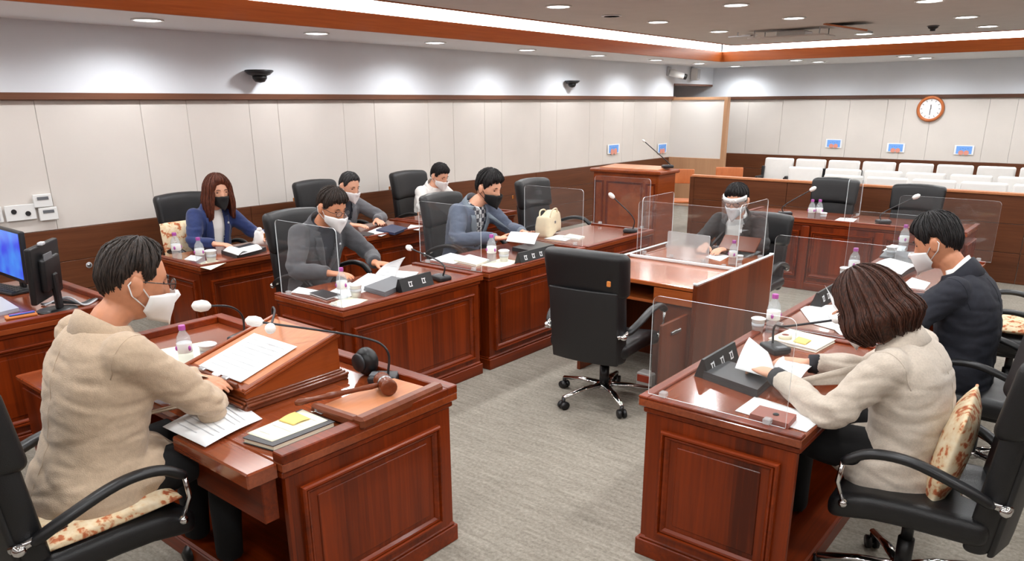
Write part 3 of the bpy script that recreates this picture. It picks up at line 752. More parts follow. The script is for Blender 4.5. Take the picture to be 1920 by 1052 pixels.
g = G(); g.box((0.0, -0.047, 0.06), (0.1, 0.006, 0.05), 0.002); g.build('red_face', 'red_print', t)

# podium
PD = thing('podium', 'reddish wood speaking podium with a panelled front by the left wall', 'podium', (-4.77, 8.2, 0))
def pg(nm, c, s, b, mt, par=PD):
    g = G(); g.box(c, s, b); return g.build(nm, mt, par)
pg('body', (0, 0, 0.545), (0.9, 0.42, 1.09), 0.004, 'lectern_wood')
pg('podium_top', (0, 0, 1.11), (0.98, 0.5, 0.045), 0.012, 'lectern_wood')
g = G(); g.box((0, 0.02, 1.14), (0.8, 0.36, 0.025), 0.006, rotx(0.05)); g.build('reading_board', 'light_wood', PD)
fpn = pg('front_panel', (0, -0.216, 0.55), (0.86, 0.012, 0.98), 0.003, 'lectern_wood')
for xx, w in ((-0.36, 0.13), (0.0, 0.5), (0.36, 0.13)):
    g = G(); frame_bars(g, (xx, -0.222, 0.56), (1, 0, 0), (0, 0, 1), w, 0.86, 0.025, 0.018, (0, -1, 0)); g.build('moulding', 'desk_wood_z', fpn)
pg('plinth', (0, 0, 0.05), (1.02, 0.48, 0.1), 0.01, 'desk_wood_x')
# low timber screen behind the bench
LW = thing('low_screen_wall', 'long low brown timber screen wall in front of the audience seats', 'screen wall', (-0.8, 9.6, 0))
for k in range(6):
    x0 = -3.85 + k*1.28
    for z0, z1 in ((0.0, 0.33), (0.33, 0.64), (0.64, 0.935)):
        g = G(); g.box((x0+0.64, 0, (z0+z1)/2), (1.275, 0.06, z1-z0-0.004), 0.003); g.build('board', 'wainscot_wood_x', LW)
g = G(); g.box((-0.02, 0, 0.95), (7.7, 0.09, 0.03), 0.006); g.build('cap_rail', 'light_wood', LW)
g = G(); g.box((-3.86, 0, 0.47), (0.06, 0.085, 0.94), 0.006); g.build('end_post', 'wainscot_wood_x', LW)

# ------------------------------------------------------------------ audience seats
def make_seat():
    t = thing('audience_seat', 'x', 'seat')
    g = G(); g.rbox((0, 0.16, 0.66), (0.5, 0.1, 0.56), 0.03, 3, lambda p: (p[0], p[1]+0.12*p[2], p[2])); g.build('covered_back', 'seat_cover', t, True)
    g = G(); g.rbox((0, -0.05, 0.42), (0.48, 0.42, 0.1), 0.03, 3); g.build('seat', 'black_leather', t, True)
    for s in (-1, 1):
        g = G(); g.box((s*0.252, -0.02, 0.62), (0.04, 0.4, 0.04), 0.01); g.build('armrest', 'black_plastic', t)
        g = G(); g.box((s*0.252, 0.12, 0.40), (0.04, 0.12, 0.8), 0.008); g.build('stanchion', 'metal_dark', t)
    return t
seat0 = make_seat(); used = [False]
ORD = ['first', 'second', 'third', 'fourth', 'fifth', 'sixth', 'seventh', 'eighth', 'ninth', 'tenth']
for (Y, x0, n, lab, grp) in ((10.75, -3.1, 8, 'white audience seat in the row behind the low screen', 'nearest seat row'), (11.75, -3.95, 9, 'white audience seat in the middle row', 'middle seat row'), (13.5, -5.0, 10, 'white audience seat in the row by the back wall', 'rear seat row')):
    for k in range(n):
        loc = (x0+k*0.555, Y, 0)
        if not used[0]:
            used[0] = True; seat0.location = loc; seat0['label'] = lab+', '+ORD[k]+' from left'; seat0['group'] = grp
        else: dup(seat0, loc, 0, lab+', '+ORD[k]+' from left', grp)

# ------------------------------------------------------------------ swivel chairs (local: sitter faces +Y)
def make_chair():
    t = thing('office_chair', 'x', 'chair')
    def backwarp(p):
        x, y, z = p
        y = y - 0.10*z - 0.03*math.cos(min(1.5, abs(x)*5)) + 0.05*(abs(x)/0.26)**2
        return (x*(1.0-0.10*max(0, -z)), y, z + 0.02*math.cos(x*5))
    g = G(); g.rbox((0, -0.27, 0.62), (0.48, 0.085, 0.50), 0.035, 5, backwarp); bk = g.build('backrest', 'black_leather', t, True)
    g = G(); g.rbox((0, -0.315, 0.97), (0.52, 0.11, 0.30), 0.045, 5, lambda p: (p[0]*(1.0+0.15*p[2]), p[1]-0.14*p[2]+0.05*(abs(p[0])/0.26)**2, p[2]+0.02*math.cos(p[0]*5))); g.build('headrest', 'black_leather', t, True)
    g = G(); g.rbox((0, -0.315, 0.62), (0.44, 0.02, 0.5), 0.009, 5, backwarp); g.build('back_shell', 'black_back_shell', bk, True)
    g = G(); g.box((0.195, -0.385, 0.955), (0.022, 0.012, 0.035), 0.003); g.build('label_tag', 'amber', bk)
    def seatwarp(p):
        return (p[0], p[1], p[2] - 0.04*max(0, p[1]/0.25)**2 + 0.02*(abs(p[0])/0.26)**2)
    g = G(); g.rbox((0, 0.0, 0.455), (0.52, 0.52, 0.11), 0.045, 5, seatwarp); g.build('seat', 'black_leather', t, True)
    for s in (-1, 1):
        path = spline([(s*0.255, -0.25, 0.60), (s*0.285, -0.16, 0.655), (s*0.295, 0.0, 0.71), (s*0.295, 0.13, 0.705), (s*0.29, 0.215, 0.65)], 5)
        rad = [0.026]*len(path); rad[0] = 0.018; rad[-1] = 0.02
        g = G(); g.tube(path, rad, 10, 0.72); ar = g.build('armrest', 'black_plastic', t, True)
        g = G(); g.tube([(s*0.29, 0.215, 0.655), (s*0.285, 0.225, 0.56), (s*0.262, 0.2, 0.47)], 0.009, 8); g.build('arm_rod', 'chrome', ar, True)
        g = G(); g.tube([(s*0.22, -0.30, 0.585), (s*0.25, -0.265, 0.6), (s*0.285, -0.16, 0.64)], 0.014, 8); g.ball((s*0.25, -0.285, 0.59), 0.022, 10); g.build('arm_bracket', 'chrome', ar, True)
        g = G(); g.ball((s*0.268, 0.2, 0.47), 0.018, 10); g.build('arm_bolt', 'chrome', ar, True)
    g = G(); g.box((0, -0.02, 0.375), (0.22, 0.26, 0.05), 0.01); g.build('tilt_mechanism', 'black_plastic', t)
    g = G(); g.tube([(0, 0, 0.1), (0, 0, 0.25)], 0.03, 12); g.tube([(0, 0, 0.25), (0, 0, 0.37)], 0.022, 12); g.build('gas_column', 'black_plastic', t, True)
    g = G(); g.lathe([(0, 0.135), (0.045, 0.13), (0.05, 0.09), (0, 0.085)], 16); g.build('hub', 'chrome', t, True)
    for k in range(5):
        a = k*2*math.pi/5 + 0.5; d = V(math.cos(a), math.sin(a), 0)
        g = G(); g.tube([d*0.03+V(0, 0, 0.115), d*0.16+V(0, 0, 0.112), d*0.31+V(0, 0, 0.085)], [0.026, 0.022, 0.017], 8, 0.7); lg = g.build('base_leg', 'chrome', t, True)
        q = V(-d[1], d[0], 0); g = G()
        for s in (-1, 1):
            c = d*0.31+V(0, 0, 0.03)+q*s*0.016; g.tube([c-q*0.008, c+q*0.008], 0.03, 12)
        g.tube([d*0.31+V(0, 0, 0.03), d*0.31+V(0, 0, 0.085)], 0.012, 8); g.build('caster', 'black_plastic', lg, True)
    return t
chair0 = make_chair(); ch_used = [False]
def chair(x, y, heading, label, sc=1.0, zs=None, group='black swivel chairs'):
    """heading = direction the sitter faces, degrees from +X"""
    rz = math.radians(heading-90); s3 = (sc, sc, zs or sc)
    if not ch_used[0]:
        ch_used[0] = True; t = chair0; t.location = (x, y, 0); t.rotation_euler = (0, 0, rz); t['label'] = label; t['group'] = group; t.scale = s3
    else: t = dup(chair0, (x, y, 0), rz, label, group, s3)
    return t
chair(-2.50, 4.02, 96, 'empty black swivel chair seen from behind at the centre counter', 1.06, 0.94)
chair(-2.72, 0.89, 90, 'black swivel chair cut off at the left edge, under the man in beige', 1.04, 1.0)
chair(-4.66, 3.42, 4, 'black swivel chair behind the man in charcoal')
chair(-4.66, 5.05, 4, 'black swivel chair behind the man with the black mask', 1.04, 0.98)
chair(-4.66, 6.45, 4, 'empty black swivel chair behind the desk with the beige handbag', 1.08, 1.0)
chair(-6.25, 3.38, 2, 'black swivel chair behind the woman in navy', 1.0, 1.02)
chair(-6.25, 4.80, 2, 'black swivel chair behind the man in mid grey', 1.0, 1.02)
chair(-6.25, 6.13, 2, 'black swivel chair behind the man in white', 1.06, 1.02)
chair(-0.44, 3.00, 184, 'black swivel chair under the woman in the oatmeal blazer', 1.02, 0.99)
chair(-0.42, 4.38, 180, 'black swivel chair under the man in the dark suit', 0.96, 0.94)
chair(-0.42, 5.62, 186, 'empty black chair with a floral cushion at the right picture edge', 1.0, 0.94)
chair(-2.46, 6.20, -90, 'black swivel chair behind the man in the face shield', 1.0, 0.86)
chair(-2.64, 8.78, -90, 'empty black chair at the far bench, left of two', 0.98, 0.94)
chair(-1.78, 8.78, -90, 'empty black chair at the far bench, right of two', 1.0, 0.92)
# orange wooden chairs near the podium
def make_wood_chair():
    t = thing('wooden_chair', 'x', 'chair')
    g = G(); g.rbox((0, -0.22, 0.80), (0.42, 0.03, 0.22), 0.014, 4, lambda p: (p[0], p[1]+0.5*p[0]**2-0.1*p[2], p[2])); g.build('backrest', 'orange_wood', t, True)
    g = G(); g.rbox((0, 0, 0.45), (0.44, 0.42, 0.03), 0.014, 4); g.build('seat', 'orange_wood', t, True)
    for s in (-1, 1):
        g = G(); g.tube(spline([(s*0.19, -0.24, 0.86), (s*0.2, -0.2, 0.5), (s*0.21, -0.24, 0.01)], 4), 0.012, 8); g.build('leg', 'brushed_steel', t, True)
        g = G(); g.tube(spline([(s*0.2, -0.15, 0.44), (s*0.2, 0.18, 0.43), (s*0.21, 0.22, 0.01)], 4), 0.012, 8); g.build('leg', 'brushed_steel', t, True)
    return t
wc = make_wood_chair(); wc.location = (-4.62, 9.95, 0); wc.rotation_euler = (0, 0, -2.7); wc['label'] = 'orange wooden chair beside the end of the low screen wall'; wc['group'] = 'orange wooden chairs'
dup(wc, (-5.42, 10.7, 0), -2.7, 'orange wooden chair behind the podium, left of the back pair', 'orange wooden chairs')
dup(wc, (-4.95, 11.45, 0), -2.7, 'orange wooden chair behind the podium, right of the back pair', 'orange wooden chairs')

# floral cushions
def cushion(p, s, rz, tilt, label):
    t = thing('floral_cushion', label, 'cushion', p, rz, 'floral cushions')
    def w(q):
        k = max(0.25, 1-(abs(q[0])/(s[0]/2))**3*0.7)*max(0.25, 1-(abs(q[2])/(s[2]/2))**3*0.7); return (q[0], q[1]*k, q[2])
    g = G(); g.rbox((0, 0, 0), s, s[1]*0.45, 6, w, rotx(tilt)); g.build('cover', 'floral_fabric', t, True)
    g = G(); hx, hz = s[0]/2-0.008, s[2]/2-0.008; R = rotx(tilt)
    g.tube([R @ V(x, 0, z) for x, z in ((-hx, -hz), (hx, -hz), (hx, hz), (-hx, hz), (-hx, -hz))], 0.006, 6); g.build('piping', 'floral_fabric', t, True)
def pillow_at(x, y, heading, z, tilt, s, label): cushion((x, y, z), s, math.radians(heading-90), tilt, label)
pillow_at(-2.72, 0.90, 90, 0.535, math.pi/2, (0.48, 0.09, 0.46), 'orange and cream floral seat cushion under the man in beige')
pillow_at(-0.345, 3.05, 184, 0.655, 0.16, (0.42, 0.12, 0.40), 'cream and brown floral cushion behind the woman in the oatmeal blazer')
pillow_at(-6.36, 3.25, 2, 0.74, 0.12, (0.40, 0.12, 0.4), 'cream and pink floral cushion behind the woman in navy')
pillow_at(-0.44, 5.62, 186, 0.535, math.pi/2, (0.46, 0.08, 0.46), 'pale floral seat cushion on the empty chair at the right edge')

# ------------------------------------------------------------------ people
def remeshed(g, name, mat, voxel, smooth, origin, parent):
    """fuse overlapping closed shapes into one continuous skin"""
    me = g.mesh(name, mat, True, origin)
    o = bpy.data.objects.new(name, me); COL.objects.link(o)
    rm = o.modifiers.new('r', 'REMESH'); rm.mode = 'VOXEL'; rm.voxel_size = voxel; rm.use_smooth_shade = True
    if smooth:
        sm = o.modifiers.new('s', 'SMOOTH'); sm.factor = 0.5; sm.iterations = smooth
    dg = bpy.context.evaluated_depsgraph_get()
    nm = bpy.data.meshes.new_from_object(o.evaluated_get(dg))
    o.modifiers.clear(); o.data = nm; nm.name = name
    nm.polygons.foreach_set('use_smooth', [True]*len(nm.polygons))
    if not nm.materials: nm.materials.append(MATS[mat])
    bpy.data.meshes.remove(me); o.parent = parent
    return o
def head_pt(az, el):
    d = V(math.sin(az)*math.cos(el), math.cos(az)*math.cos(el), math.sin(el))
    x, y, z = 0.078*d[0], 0.098*d[1], 0.118*d[2]
    k = max(0.0, -d[2])
    x *= 1-0.24*k**1.4
    if d[1] < 0: y *= 1-0.42*k
    else:
        y *= 1-0.04*k
        y -= 0.010*max(0, d[1]-0.55)
    if d[1] > 0.2:
        y += 0.024*math.exp(-(x/0.011)**2-((z+0.022)/0.02)**2) + 0.008*math.exp(-(x/0.009)**2-((z-0.004)/0.018)**2)
        y -= 0.009*math.exp(-((abs(x)-0.032)/0.016)**2-((z-0.012)/0.012)**2)
        y += 0.004*math.exp(-((z-0.034)/0.01)**2)*math.exp(-((abs(x)-0.03)/0.03)**2)
        y += 0.010*math.exp(-(x/0.022)**2-((z+0.098)/0.022)**2)
        y += 0.004*math.exp(-(x/0.02)**2-((z+0.06)/0.008)**2)
    return V(x, y, z)
HAIRLINES = {
 'short': lambda a: np.interp(abs(a), [0, 30, 48, 60, 72, 82, 92, 105, 125, 180], [44, 42, 38, 22, 2, 0, 16, 8, -18, -36]),
 'fringe': lambda a: np.interp(abs(a), [0, 25, 45, 58, 72, 82, 92, 105, 125, 180], [33, 30, 29, 18, 0, -3, 14, 4, -20, -38]),
 'receding': lambda a: np.interp(abs(a), [0, 20, 40, 56, 70, 82, 92, 105, 125, 180], [44, 47, 46, 32, 4, 0, 17, 10, -16, -34]),
}
def hair_shell(g, style, thick, seed, drop=None):
    rnd = random.Random(seed); NA, NE = 96, 48
    hl = HAIRLINES[style]
    ph = [rnd.uniform(0, 6.28) for _ in range(4)]
    def off(az, el):
        a = math.degrees(az); a = (a+180) % 360-180
        h = float(hl(a)) + 2*math.sin(az*11+ph[0]) + 2.5*math.sin(az*27+ph[3]); e = math.degrees(el)
        k = np.clip((e-h)/12.0, 0, 1); k = k*k*(3-2*k)
        rid = 0.12*math.sin(az*23+ph[1]+el*2)+0.1*math.sin(az*41+ph[2]+el*5)
        top = 0.75+0.45*max(0, math.sin(el))
        side = 0.4+0.6*float(np.clip((e-5)/35, 0, 1)) if abs(a) > 60 else 1.0
        return -0.012 + k*(0.012 + thick*top*side*(1+rid))
    rings = []
    for i in range(NE):
        el = -math.pi/2+0.05 + (math.pi-0.1)*i/(NE-1); ring = []
        for j in range(NA):
            az = 2*math.pi*j/NA; p = head_pt(az, el); n = unit(p*V(1/0.078**2, 1/0.098**2, 1/0.118**2)); ring.append(p+n*off(az, el))
        rings.append(ring)
    g.loft(rings)
    for k in range(260):                                  # locks combed from the crown
        az = rnd.uniform(-math.pi, math.pi); a = math.degrees(az); e0 = rnd.uniform(48, 86); e1 = max(float(hl(a))-2+rnd.uniform(-3, 5), -38)
        if e0 <= e1+10: continue
        path = []
        sw = rnd.uniform(-0.25, 0.25)
        for q in np.linspace(0, 1, 7):
            el = math.radians(e0+(e1-e0)*q); aa = az+sw*q
            p = head_pt(aa, el); n = unit(p*V(1/0.078**2, 1/0.098**2, 1/0.118**2)); path.append(p+n*(off(aa, el)+0.0015+0.002*math.sin(q*3.1)))
        g.tube(path, [0.001, 0.0026, 0.003, 0.003, 0.0026, 0.002, 0.0008], 5, 0.6)
def hair_long(g, thick, length, seed, face=52, flare=0.012, tuck=0.02, fwdfall=0.0):
    """hair that follows the skull and then hangs"""
    rnd = random.Random(seed); NA = 80; n1, n2 = 16, 12
    def strand(az, extra=0.0, ln=1.0):
        a = abs((math.degrees(az)+180) % 360-180)
        front = np.clip((a-face)/14.0, 0, 1); front = front*front*(3-2*front)
        hline = np.interp(a, [0, 30, face, face+14], [40, 34, 14, 0])
        pts = []
        e_end = hline*(1-front)
        for q in np.linspace(0, 1, n1):
            el = math.radians(88+(e_end-88)*q); p = head_pt(az, el); n = unit(p*V(1/0.078**2, 1/0.098**2, 1/0.118**2))
            t = thick*(1.0+0.15*math.sin(az*19+seed)+0.1*math.sin(az*37)) + extra
            if front < 1: t *= (1-(1-front)*max(0, (q-0.75)/0.25)*0.9)
            pts.append(p+n*t)
        base = pts[-1].copy(); rad = unit(V(base[0], base[1], 0))
        for q in np.linspace(0, 1, n2+1)[1:]:
            if front < 0.02:
                pts.append(base+V(0, -0.012*q, -0.004*q)-rad*0.01*q)
            else:
                L = length*ln*front*(1+0.04*math.sin(az*13+seed))
                w = flare*math.sin(min(1, q*1.3)*math.pi*0.9) - tuck*max(0, q-0.6)/0.4
                back = -0.02*q if a > 120 else fwdfall*q
                pts.append(base+rad*w+V(0, back, -L*q))
        return pts
    S = [strand(2*math.pi*j/NA) for j in range(NA)]
    rings = [[S[j][i] for j in range(NA)] for i in range(n1+n2)]
    inner = [[S[j][i]*V(0.86, 0.86, 1) for j in range(NA)] for i in range(n1+n2-1, n1-1, -1)]
    g.loft(rings+inner, caps=False)
    for k in range(420):
        az = rnd.uniform(-math.pi, math.pi)
        P_ = strand(az, 0.002+rnd.uniform(0, 0.003), rnd.uniform(0.92, 1.05)); s = rnd.randint(0, 5)
        path = P_[s::2]; m_ = len(path)
        g.tube(path, [0.001+0.0024*math.sin(math.pi*(i+0.6)/(m_+0.2)) for i in range(m_)], 5, 0.5)
def hand(g, W, d, pn, side, curl, s=1.0):
    """W wrist, d finger direction, pn palm normal (fingers curl towards it), side = +1 thumb along lateral"""
    d = unit(d); pn = unit(np.array(pn, float)-d*(np.array(pn, float) @ d)); lat = np.cross(d, pn)*side
    W = np.array(W, float)
    rings = []
    for q, w, th in ((-0.02, 0.026, 0.02), (0.0, 0.028, 0.019), (0.03, 0.037, 0.017), (0.065, 0.041, 0.015), (0.09, 0.038, 0.012)):
        c = W+d*q*s; rings.append([c+lat*w*s*math.cos(a)+pn*th*s*math.sin(a) for a in np.linspace(0, 2*math.pi, 12, endpoint=False)])
    g.loft(rings)
    for off, L in ((0.031, 0.068), (0.0105, 0.078), (-0.010, 0.073), (-0.029, 0.058)):
        p = W+d*0.085*s+lat*off*s; ang = 0.0; r = 0.0095*s
        dirx = unit(d+lat*off*1.5)
        for seg, fr in enumerate((0.45, 0.32, 0.23)):
            ang += curl*(0.55 if seg == 0 else 0.75)
            v = dirx*math.cos(ang)+pn*math.sin(ang); q = p+v*L*fr*s; g.cone(p, r, q, r*0.9, 8); p = q; r *= 0.9
    p = W+d*0.028*s+lat*0.028*s; v = unit(d*0.75+lat*0.65+pn*0.35)
    q = p+v*0.045*s; g.cone(p, 0.013*s, q, 0.0105*s, 8); v2 = unit(d*0.95+lat*0.1+pn*0.3); g.cone(q, 0.0105*s, q+v2*0.034*s, 0.008*s, 8)
TORSO = [(-0.16, 0.150, 0.115), (-0.06, 0.176, 0.125), (0.05, 0.178, 0.124), (0.25, 0.158, 0.112), (0.5, 0.17, 0.118), (0.7, 0.184, 0.118), (0.84, 0.176, 0.10), (0.93, 0.125, 0.078), (1.0, 0.066, 0.062), (1.06, 0.056, 0.057)]
def person(S):
    base = np.array([S['hip'][0], S['hip'][1], 0.0]); P = thing('person', S['label'], 'person', base)
    a = math.radians(S['facing']); fwd = V(math.cos(a), math.sin(a), 0); right = V(math.sin(a), -math.cos(a), 0)
    hip, neck, head = [np.array(S[k], float) for k in ('hip', 'neck', 'head')]
    s = S.get('s', 1.04); vox = S.get('vox', 0.007); bow = S.get('bow', 0.035); wide = S.get('wide', 1.0)
    twist = math.radians(S.get('twist', 0)); rs = rotz(twist) @ right
    def c(t): return hip+(neck-hip)*t - fwd*bow*4*max(0, t)*max(0, 1-t)
    def frame(t):
        tg = unit(c(min(t+0.03, 1.06))-c(t-0.03)); r = unit(right*(1-max(0, min(1, t)))+rs*max(0, min(1, t)))
        return r, unit(np.cross(tg, r)), tg
    def torso(g, inf, t0, t1, flare=0.0, ex=2.4, n=28):
        rings = []
        for t in np.linspace(t0, t1, 22):
            A, B = lerp_prof(TORSO, t); A = (A*wide*s+inf)+flare*max(0, 0.1-t); B = (B*s*S.get('deep', 1.0)+inf)+flare*0.7*max(0, 0.1-t)
            r, d, tg = frame(t); ring = []
            for w in np.linspace(0, 2*math.pi, n, endpoint=False):
                cw, sw = math.cos(w), math.sin(w)
                ring.append(c(t)+r*A*math.copysign(abs(cw)**(2/ex), cw)+d*B*math.copysign(abs(sw)**(2/ex), sw))
            rings.append(ring)
        g.loft(rings)
    sh = {}
    for sd, k in ((1, 'R'), (-1, 'L')):
        r, d, tg = frame(0.86); sh[k] = c(0.86)+r*sd*0.168*s*wide + np.array(S.get('sh'+k, (0, 0, 0)), float)
    def arm(g, k, rr, end):
        E_, W_ = np.array(S['e'+k], float), np.array(S['w'+k], float)
        W_ = E_+(W_-E_)*end
        pts = [sh[k], sh[k]+(E_-sh[k])*0.5, E_, E_+(W_-E_)*0.5, W_]
        pts[2] = E_ + unit(E_-(sh[k]+W_)/2)*0.008
        path = spline(pts, 5); m_ = len(path)
        rad = [np.interp(i/(m_-1), [0, 0.25, 0.5, 0.75, 1], rr) for i in range(m_)]
        g.tube(path, rad, 14)
    # head frame
    ha = math.radians(S.get('hyaw', S['facing'])); hp = math.radians(S.get('hpitch', 10)); hr = math.radians(S.get('hroll', 0)); hs = S.get('hs', 1.1)
    HR = rotz(ha-math.pi/2) @ rotx(-hp) @ roty(hr)
    def H(p): return head + HR @ (np.array(p, float)*hs)
    # body: one continuous skin from head to hands
    g = G()
    rings = []
    for i in range(30):
        el = -math.pi/2+0.06+(math.pi-0.12)*i/29
        rings.append([H(head_pt(2*math.pi*j/44, el)) for j in range(44)])
    g.loft(rings)
    for sd in (-1, 1):
        g.ball(H((sd*0.082, -0.010, -0.004)), V(0.011, 0.020, 0.033)*hs, 12, HR @ rotz(-sd*0.35))
        g.ball(H((sd*0.086, -0.018, 0.008)), V(0.009, 0.014, 0.023)*hs, 10, HR @ rotz(-sd*0.5))
    hb = H((0, -0.025, -0.085))
    g.tube([c(0.93), c(1.0)*0.55+hb*0.45, hb, H((0, -0.012, -0.03))], [0.062*s, 0.054*s, 0.054*s, 0.05*s], 16)
    torso(g, -0.03, -0.1, 1.03)
    for k in 'RL':
        if S.get('w'+k) is None: continue
        arm(g, k, [0.04, 0.038, 0.034, 0.032, 0.024], 1.0)
        hd = S['hand'+k]; hand(g, S['w'+k], hd[0], hd[1], (1 if k == 'R' else -1)*hd[3] if len(hd) > 3 else (1 if k == 'R' else -1), hd[2], 1.04)
    remeshed(g, 'body', S.get('skin', 'skin'), vox, 2, base, P)
    # eyes, brows
    for sd in (-1, 1):
        p = head_pt(math.asin(0.42)*sd, 0.10)
        g = G(); g.ball(H(p+V(-sd*0.001, 0.0015, 0)), V(0.0125, 0.004, 0.0048)*hs, 10, HR); g.build('eye', 'lip_dark', P, True, base)
        g = G(); g.tube([H(V(sd*x, 0.089-0.14*abs(x-0.02), z)) for x, z in ((0.013, 0.030), (0.03, 0.036), (0.047, 0.031))], [0.003*hs, 0.0042*hs, 0.002*hs], 6, 0.6); g.build('eyebrow', 'hair_black', P, True, base)
    # shirt under the jacket
    g = G(); torso(g, -0.004, 0.0, 0.98); g.tube([c(0.9), c(0.97), c(1.0)], [0.08*s, 0.068*s, 0.066*s], 18); remeshed(g, 'shirt', S.get('shirt', 'shirt_white'), 0.012, 2, base, P)
    # trousers and shoes
    seat = S.get('seat_z', 0.56); g = G(); knees = {}
    for sd, k in ((1, 'R'), (-1, 'L')):
        h0 = hip+right*sd*0.09*s; h0[2] = seat+0.03
        kn = hip+fwd*0.44+right*sd*0.13; kn[2] = seat+0.02; an = kn+fwd*S.get('shin', -0.02); an[2] = 0.11
        knees[k] = an
        g.tube(spline([h0-fwd*0.02, (h0+kn)/2, kn, (kn+an)/2, an], 4), [0.098]*2+[0.095, 0.092, 0.09, 0.086, 0.08, 0.078, 0.075, 0.072, 0.07, 0.068, 0.064, 0.06, 0.058, 0.056, 0.055], 14)
    torso(g, 0.005, -0.14, 0.12); remeshed(g, 'trousers', 'trousers_black', 0.016, 2, base, P)
    for k in 'RL':
        an = knees[k]; g = G(); rings = []
        for q, w, z in ((-0.07, 0.03, 0.05), (-0.05, 0.038, 0.075), (0.0, 0.04, 0.085), (0.06, 0.042, 0.06), (0.12, 0.046, 0.045), (0.17, 0.038, 0.035), (0.2, 0.018, 0.022)):
            cc = V(an[0], an[1], 0)+fwd*q
            rings.append([cc+right*w*math.cos(w_)+V(0, 0, 1)*(z/2+z/2*math.sin(w_)+0.002) for w_ in np.linspace(0, 2*math.pi, 12, endpoint=False)])
        g.loft(rings); g.build('shoe', 'shoe_black', P, True, base)
    # jacket
    g = G(); inf = S.get('inf', 0.016)
    torso(g, inf, S.get('hem', -0.15), 0.97, S.get('flare', 0.05))
    if S.get('lap'):
        lp = S['lap']; g.ball(hip+fwd*lp[0]+V(0, 0, lp[1]), V(lp[2], lp[2], lp[3]), 18)
    for k in 'RL':
        if S.get('w'+k) is None: continue
        f = S.get('sleeve', 1.0)
        g.ball(sh[k], 0.074*s*f, 14); arm(g, k, [0.073*s*f, 0.068*s*f, 0.059*s*f, 0.055*s*f, 0.047*s*f], S.get('cuff', 0.93))
    jk = remeshed(g, 'jacket', S['jacket'], S.get('jvox', 0.012), 4, base, P)
    me = jk.data; n = len(me.vertices); co = np.zeros(n*3); me.vertices.foreach_get('co', co); co = co.reshape(-1, 3)
    no = np.zeros(n*3); me.vertices.foreach_get('normal', no); no = no.reshape(-1, 3)
    wr = S.get('wrinkle', 0.005); el_ = [np.array(S['e'+k], float)-base for k in 'RL' if S.get('w'+k) is not None]
    for i in range(n):
        p = co[i]; dmin = min([np.linalg.norm(p-e) for e in el_]+[9])
        amp = wr*(0.6+1.3*math.exp(-(dmin/0.14)**2))
        q = Vector((p[0]*9, p[1]*9, p[2]*20))
        co[i] = p+no[i]*amp*(noise.noise(q)+0.5*noise.noise(q*2.3)-0.9*max(0.0, 0.25-abs(noise.noise(Vector((p[0]*5, p[1]*5, p[2]*13)))))/0.25)
    me.vertices.foreach_set('co', co.reshape(-1)); me.update()
    bv = BVHTree.FromPolygons([Vector(v) for v in co], [tuple(p.vertices) for p in me.polygons])
    vt, vtop, vbot = S.get('vcut', (0.42, 0.075, 0.004))
    def coords(p):
        t = (p-hip) @ (neck-hip)/((neck-hip) @ (neck-hip)); r, d, tg = frame(max(0, min(1, t))); q = p-c(t)
        return t, q @ r, q @ d
    bm = bmesh.new(); bm.from_mesh(me); kill = []
    for f_ in bm.faces:
        t, u, dd = coords(np.array(f_.calc_center_median())+base)
        if t > vt and t < 1.2 and dd > 0.0 and abs(u) < vbot+(vtop-vbot)*(t-vt)/(1-vt): kill.append(f_)
        elif t > 0.93 and abs(u) < 0.075*s and dd > -0.075: kill.append(f_)
    bmesh.ops.delete(bm, geom=kill, context='FACES'); bm.to_mesh(me); bm.free()
    def on_jacket(t, u, off):
        t_ = min(t, 1.0); r, d, tg = frame(t_); o_ = c(t_)+r*u+d*0.4-base
        h = bv.ray_cast(Vector(o_), Vector(-d), 0.6)
        if h[0] is None: return None
        return np.array(h[0])+np.array(h[1])*off
    if S.get('lapel', True):
        for sd in (-1, 1):
            rows = []; tt = np.linspace(vt-0.02, 0.9, 10)
            for i, t in enumerate(tt):
                q = i/9.0; inner = vbot+(vtop-vbot)*max(0, t-vt)/(1-vt); w = 0.012+0.05*math.sin(min(1, q*1.25)*math.pi*0.55)
                if q > 0.8: w *= 0.75
                row = [on_jacket(t, sd*(inner+w*e), 0.006) for e in (0, 0.33, 0.66, 1)]
                if all(x is not None for x in row): rows.append(row)
            if len(rows) > 3:
                g = G(); g.sheet(rows, 0.004*sd); g.build('lapel', S.get('collar_mat', S['jacket']), jk, True)
    if S.get('seams'):
        for k in 'RL':
            ad = unit(np.array(S['e'+k], float)-sh[k]); r, d, tg = frame(0.86); sd = 1 if k == 'R' else -1
            nrm = unit(ad*0.45+r*sd*0.9); e1 = unit(np.cross(nrm, d)); e2 = np.cross(nrm, e1); ring = []
            for w in np.linspace(0, 2*math.pi, 33):
                dv = e1*math.cos(w)+e2*math.sin(w); o_ = sh[k]+nrm*0.012+dv*0.2-base
                h = bv.ray_cast(Vector(o_), Vector(-dv), 0.25)
                if h[0] is not None and (np.linalg.norm(np.array(h[0])+base-sh[k]) < 0.125): ring.append(np.array(h[0])+np.array(h[1])*0.0005)
            if len(ring) > 8:
                runs = [[ring[0]]]
                for q in ring[1:]:
                    if np.linalg.norm(q-runs[-1][-1]) < 0.05: runs[-1].append(q)
                    else: runs.append([q])
                g = G()
                for q in runs:
                    if len(q) > 3: g.tube(q, 0.0016, 6)
                if g.v: g.build('armhole_seam', S['seams'], jk, True)
        pts = []
        for t in np.linspace(S.get('hem', -0.15)+0.03, 0.88, 20):
            r, d, tg = frame(t); o_ = c(t)-d*0.5-base; h = bv.ray_cast(Vector(o_), Vector(d), 0.6)
            if h[0] is not None: pts.append(np.array(h[0])+np.array(h[1])*0.0005)
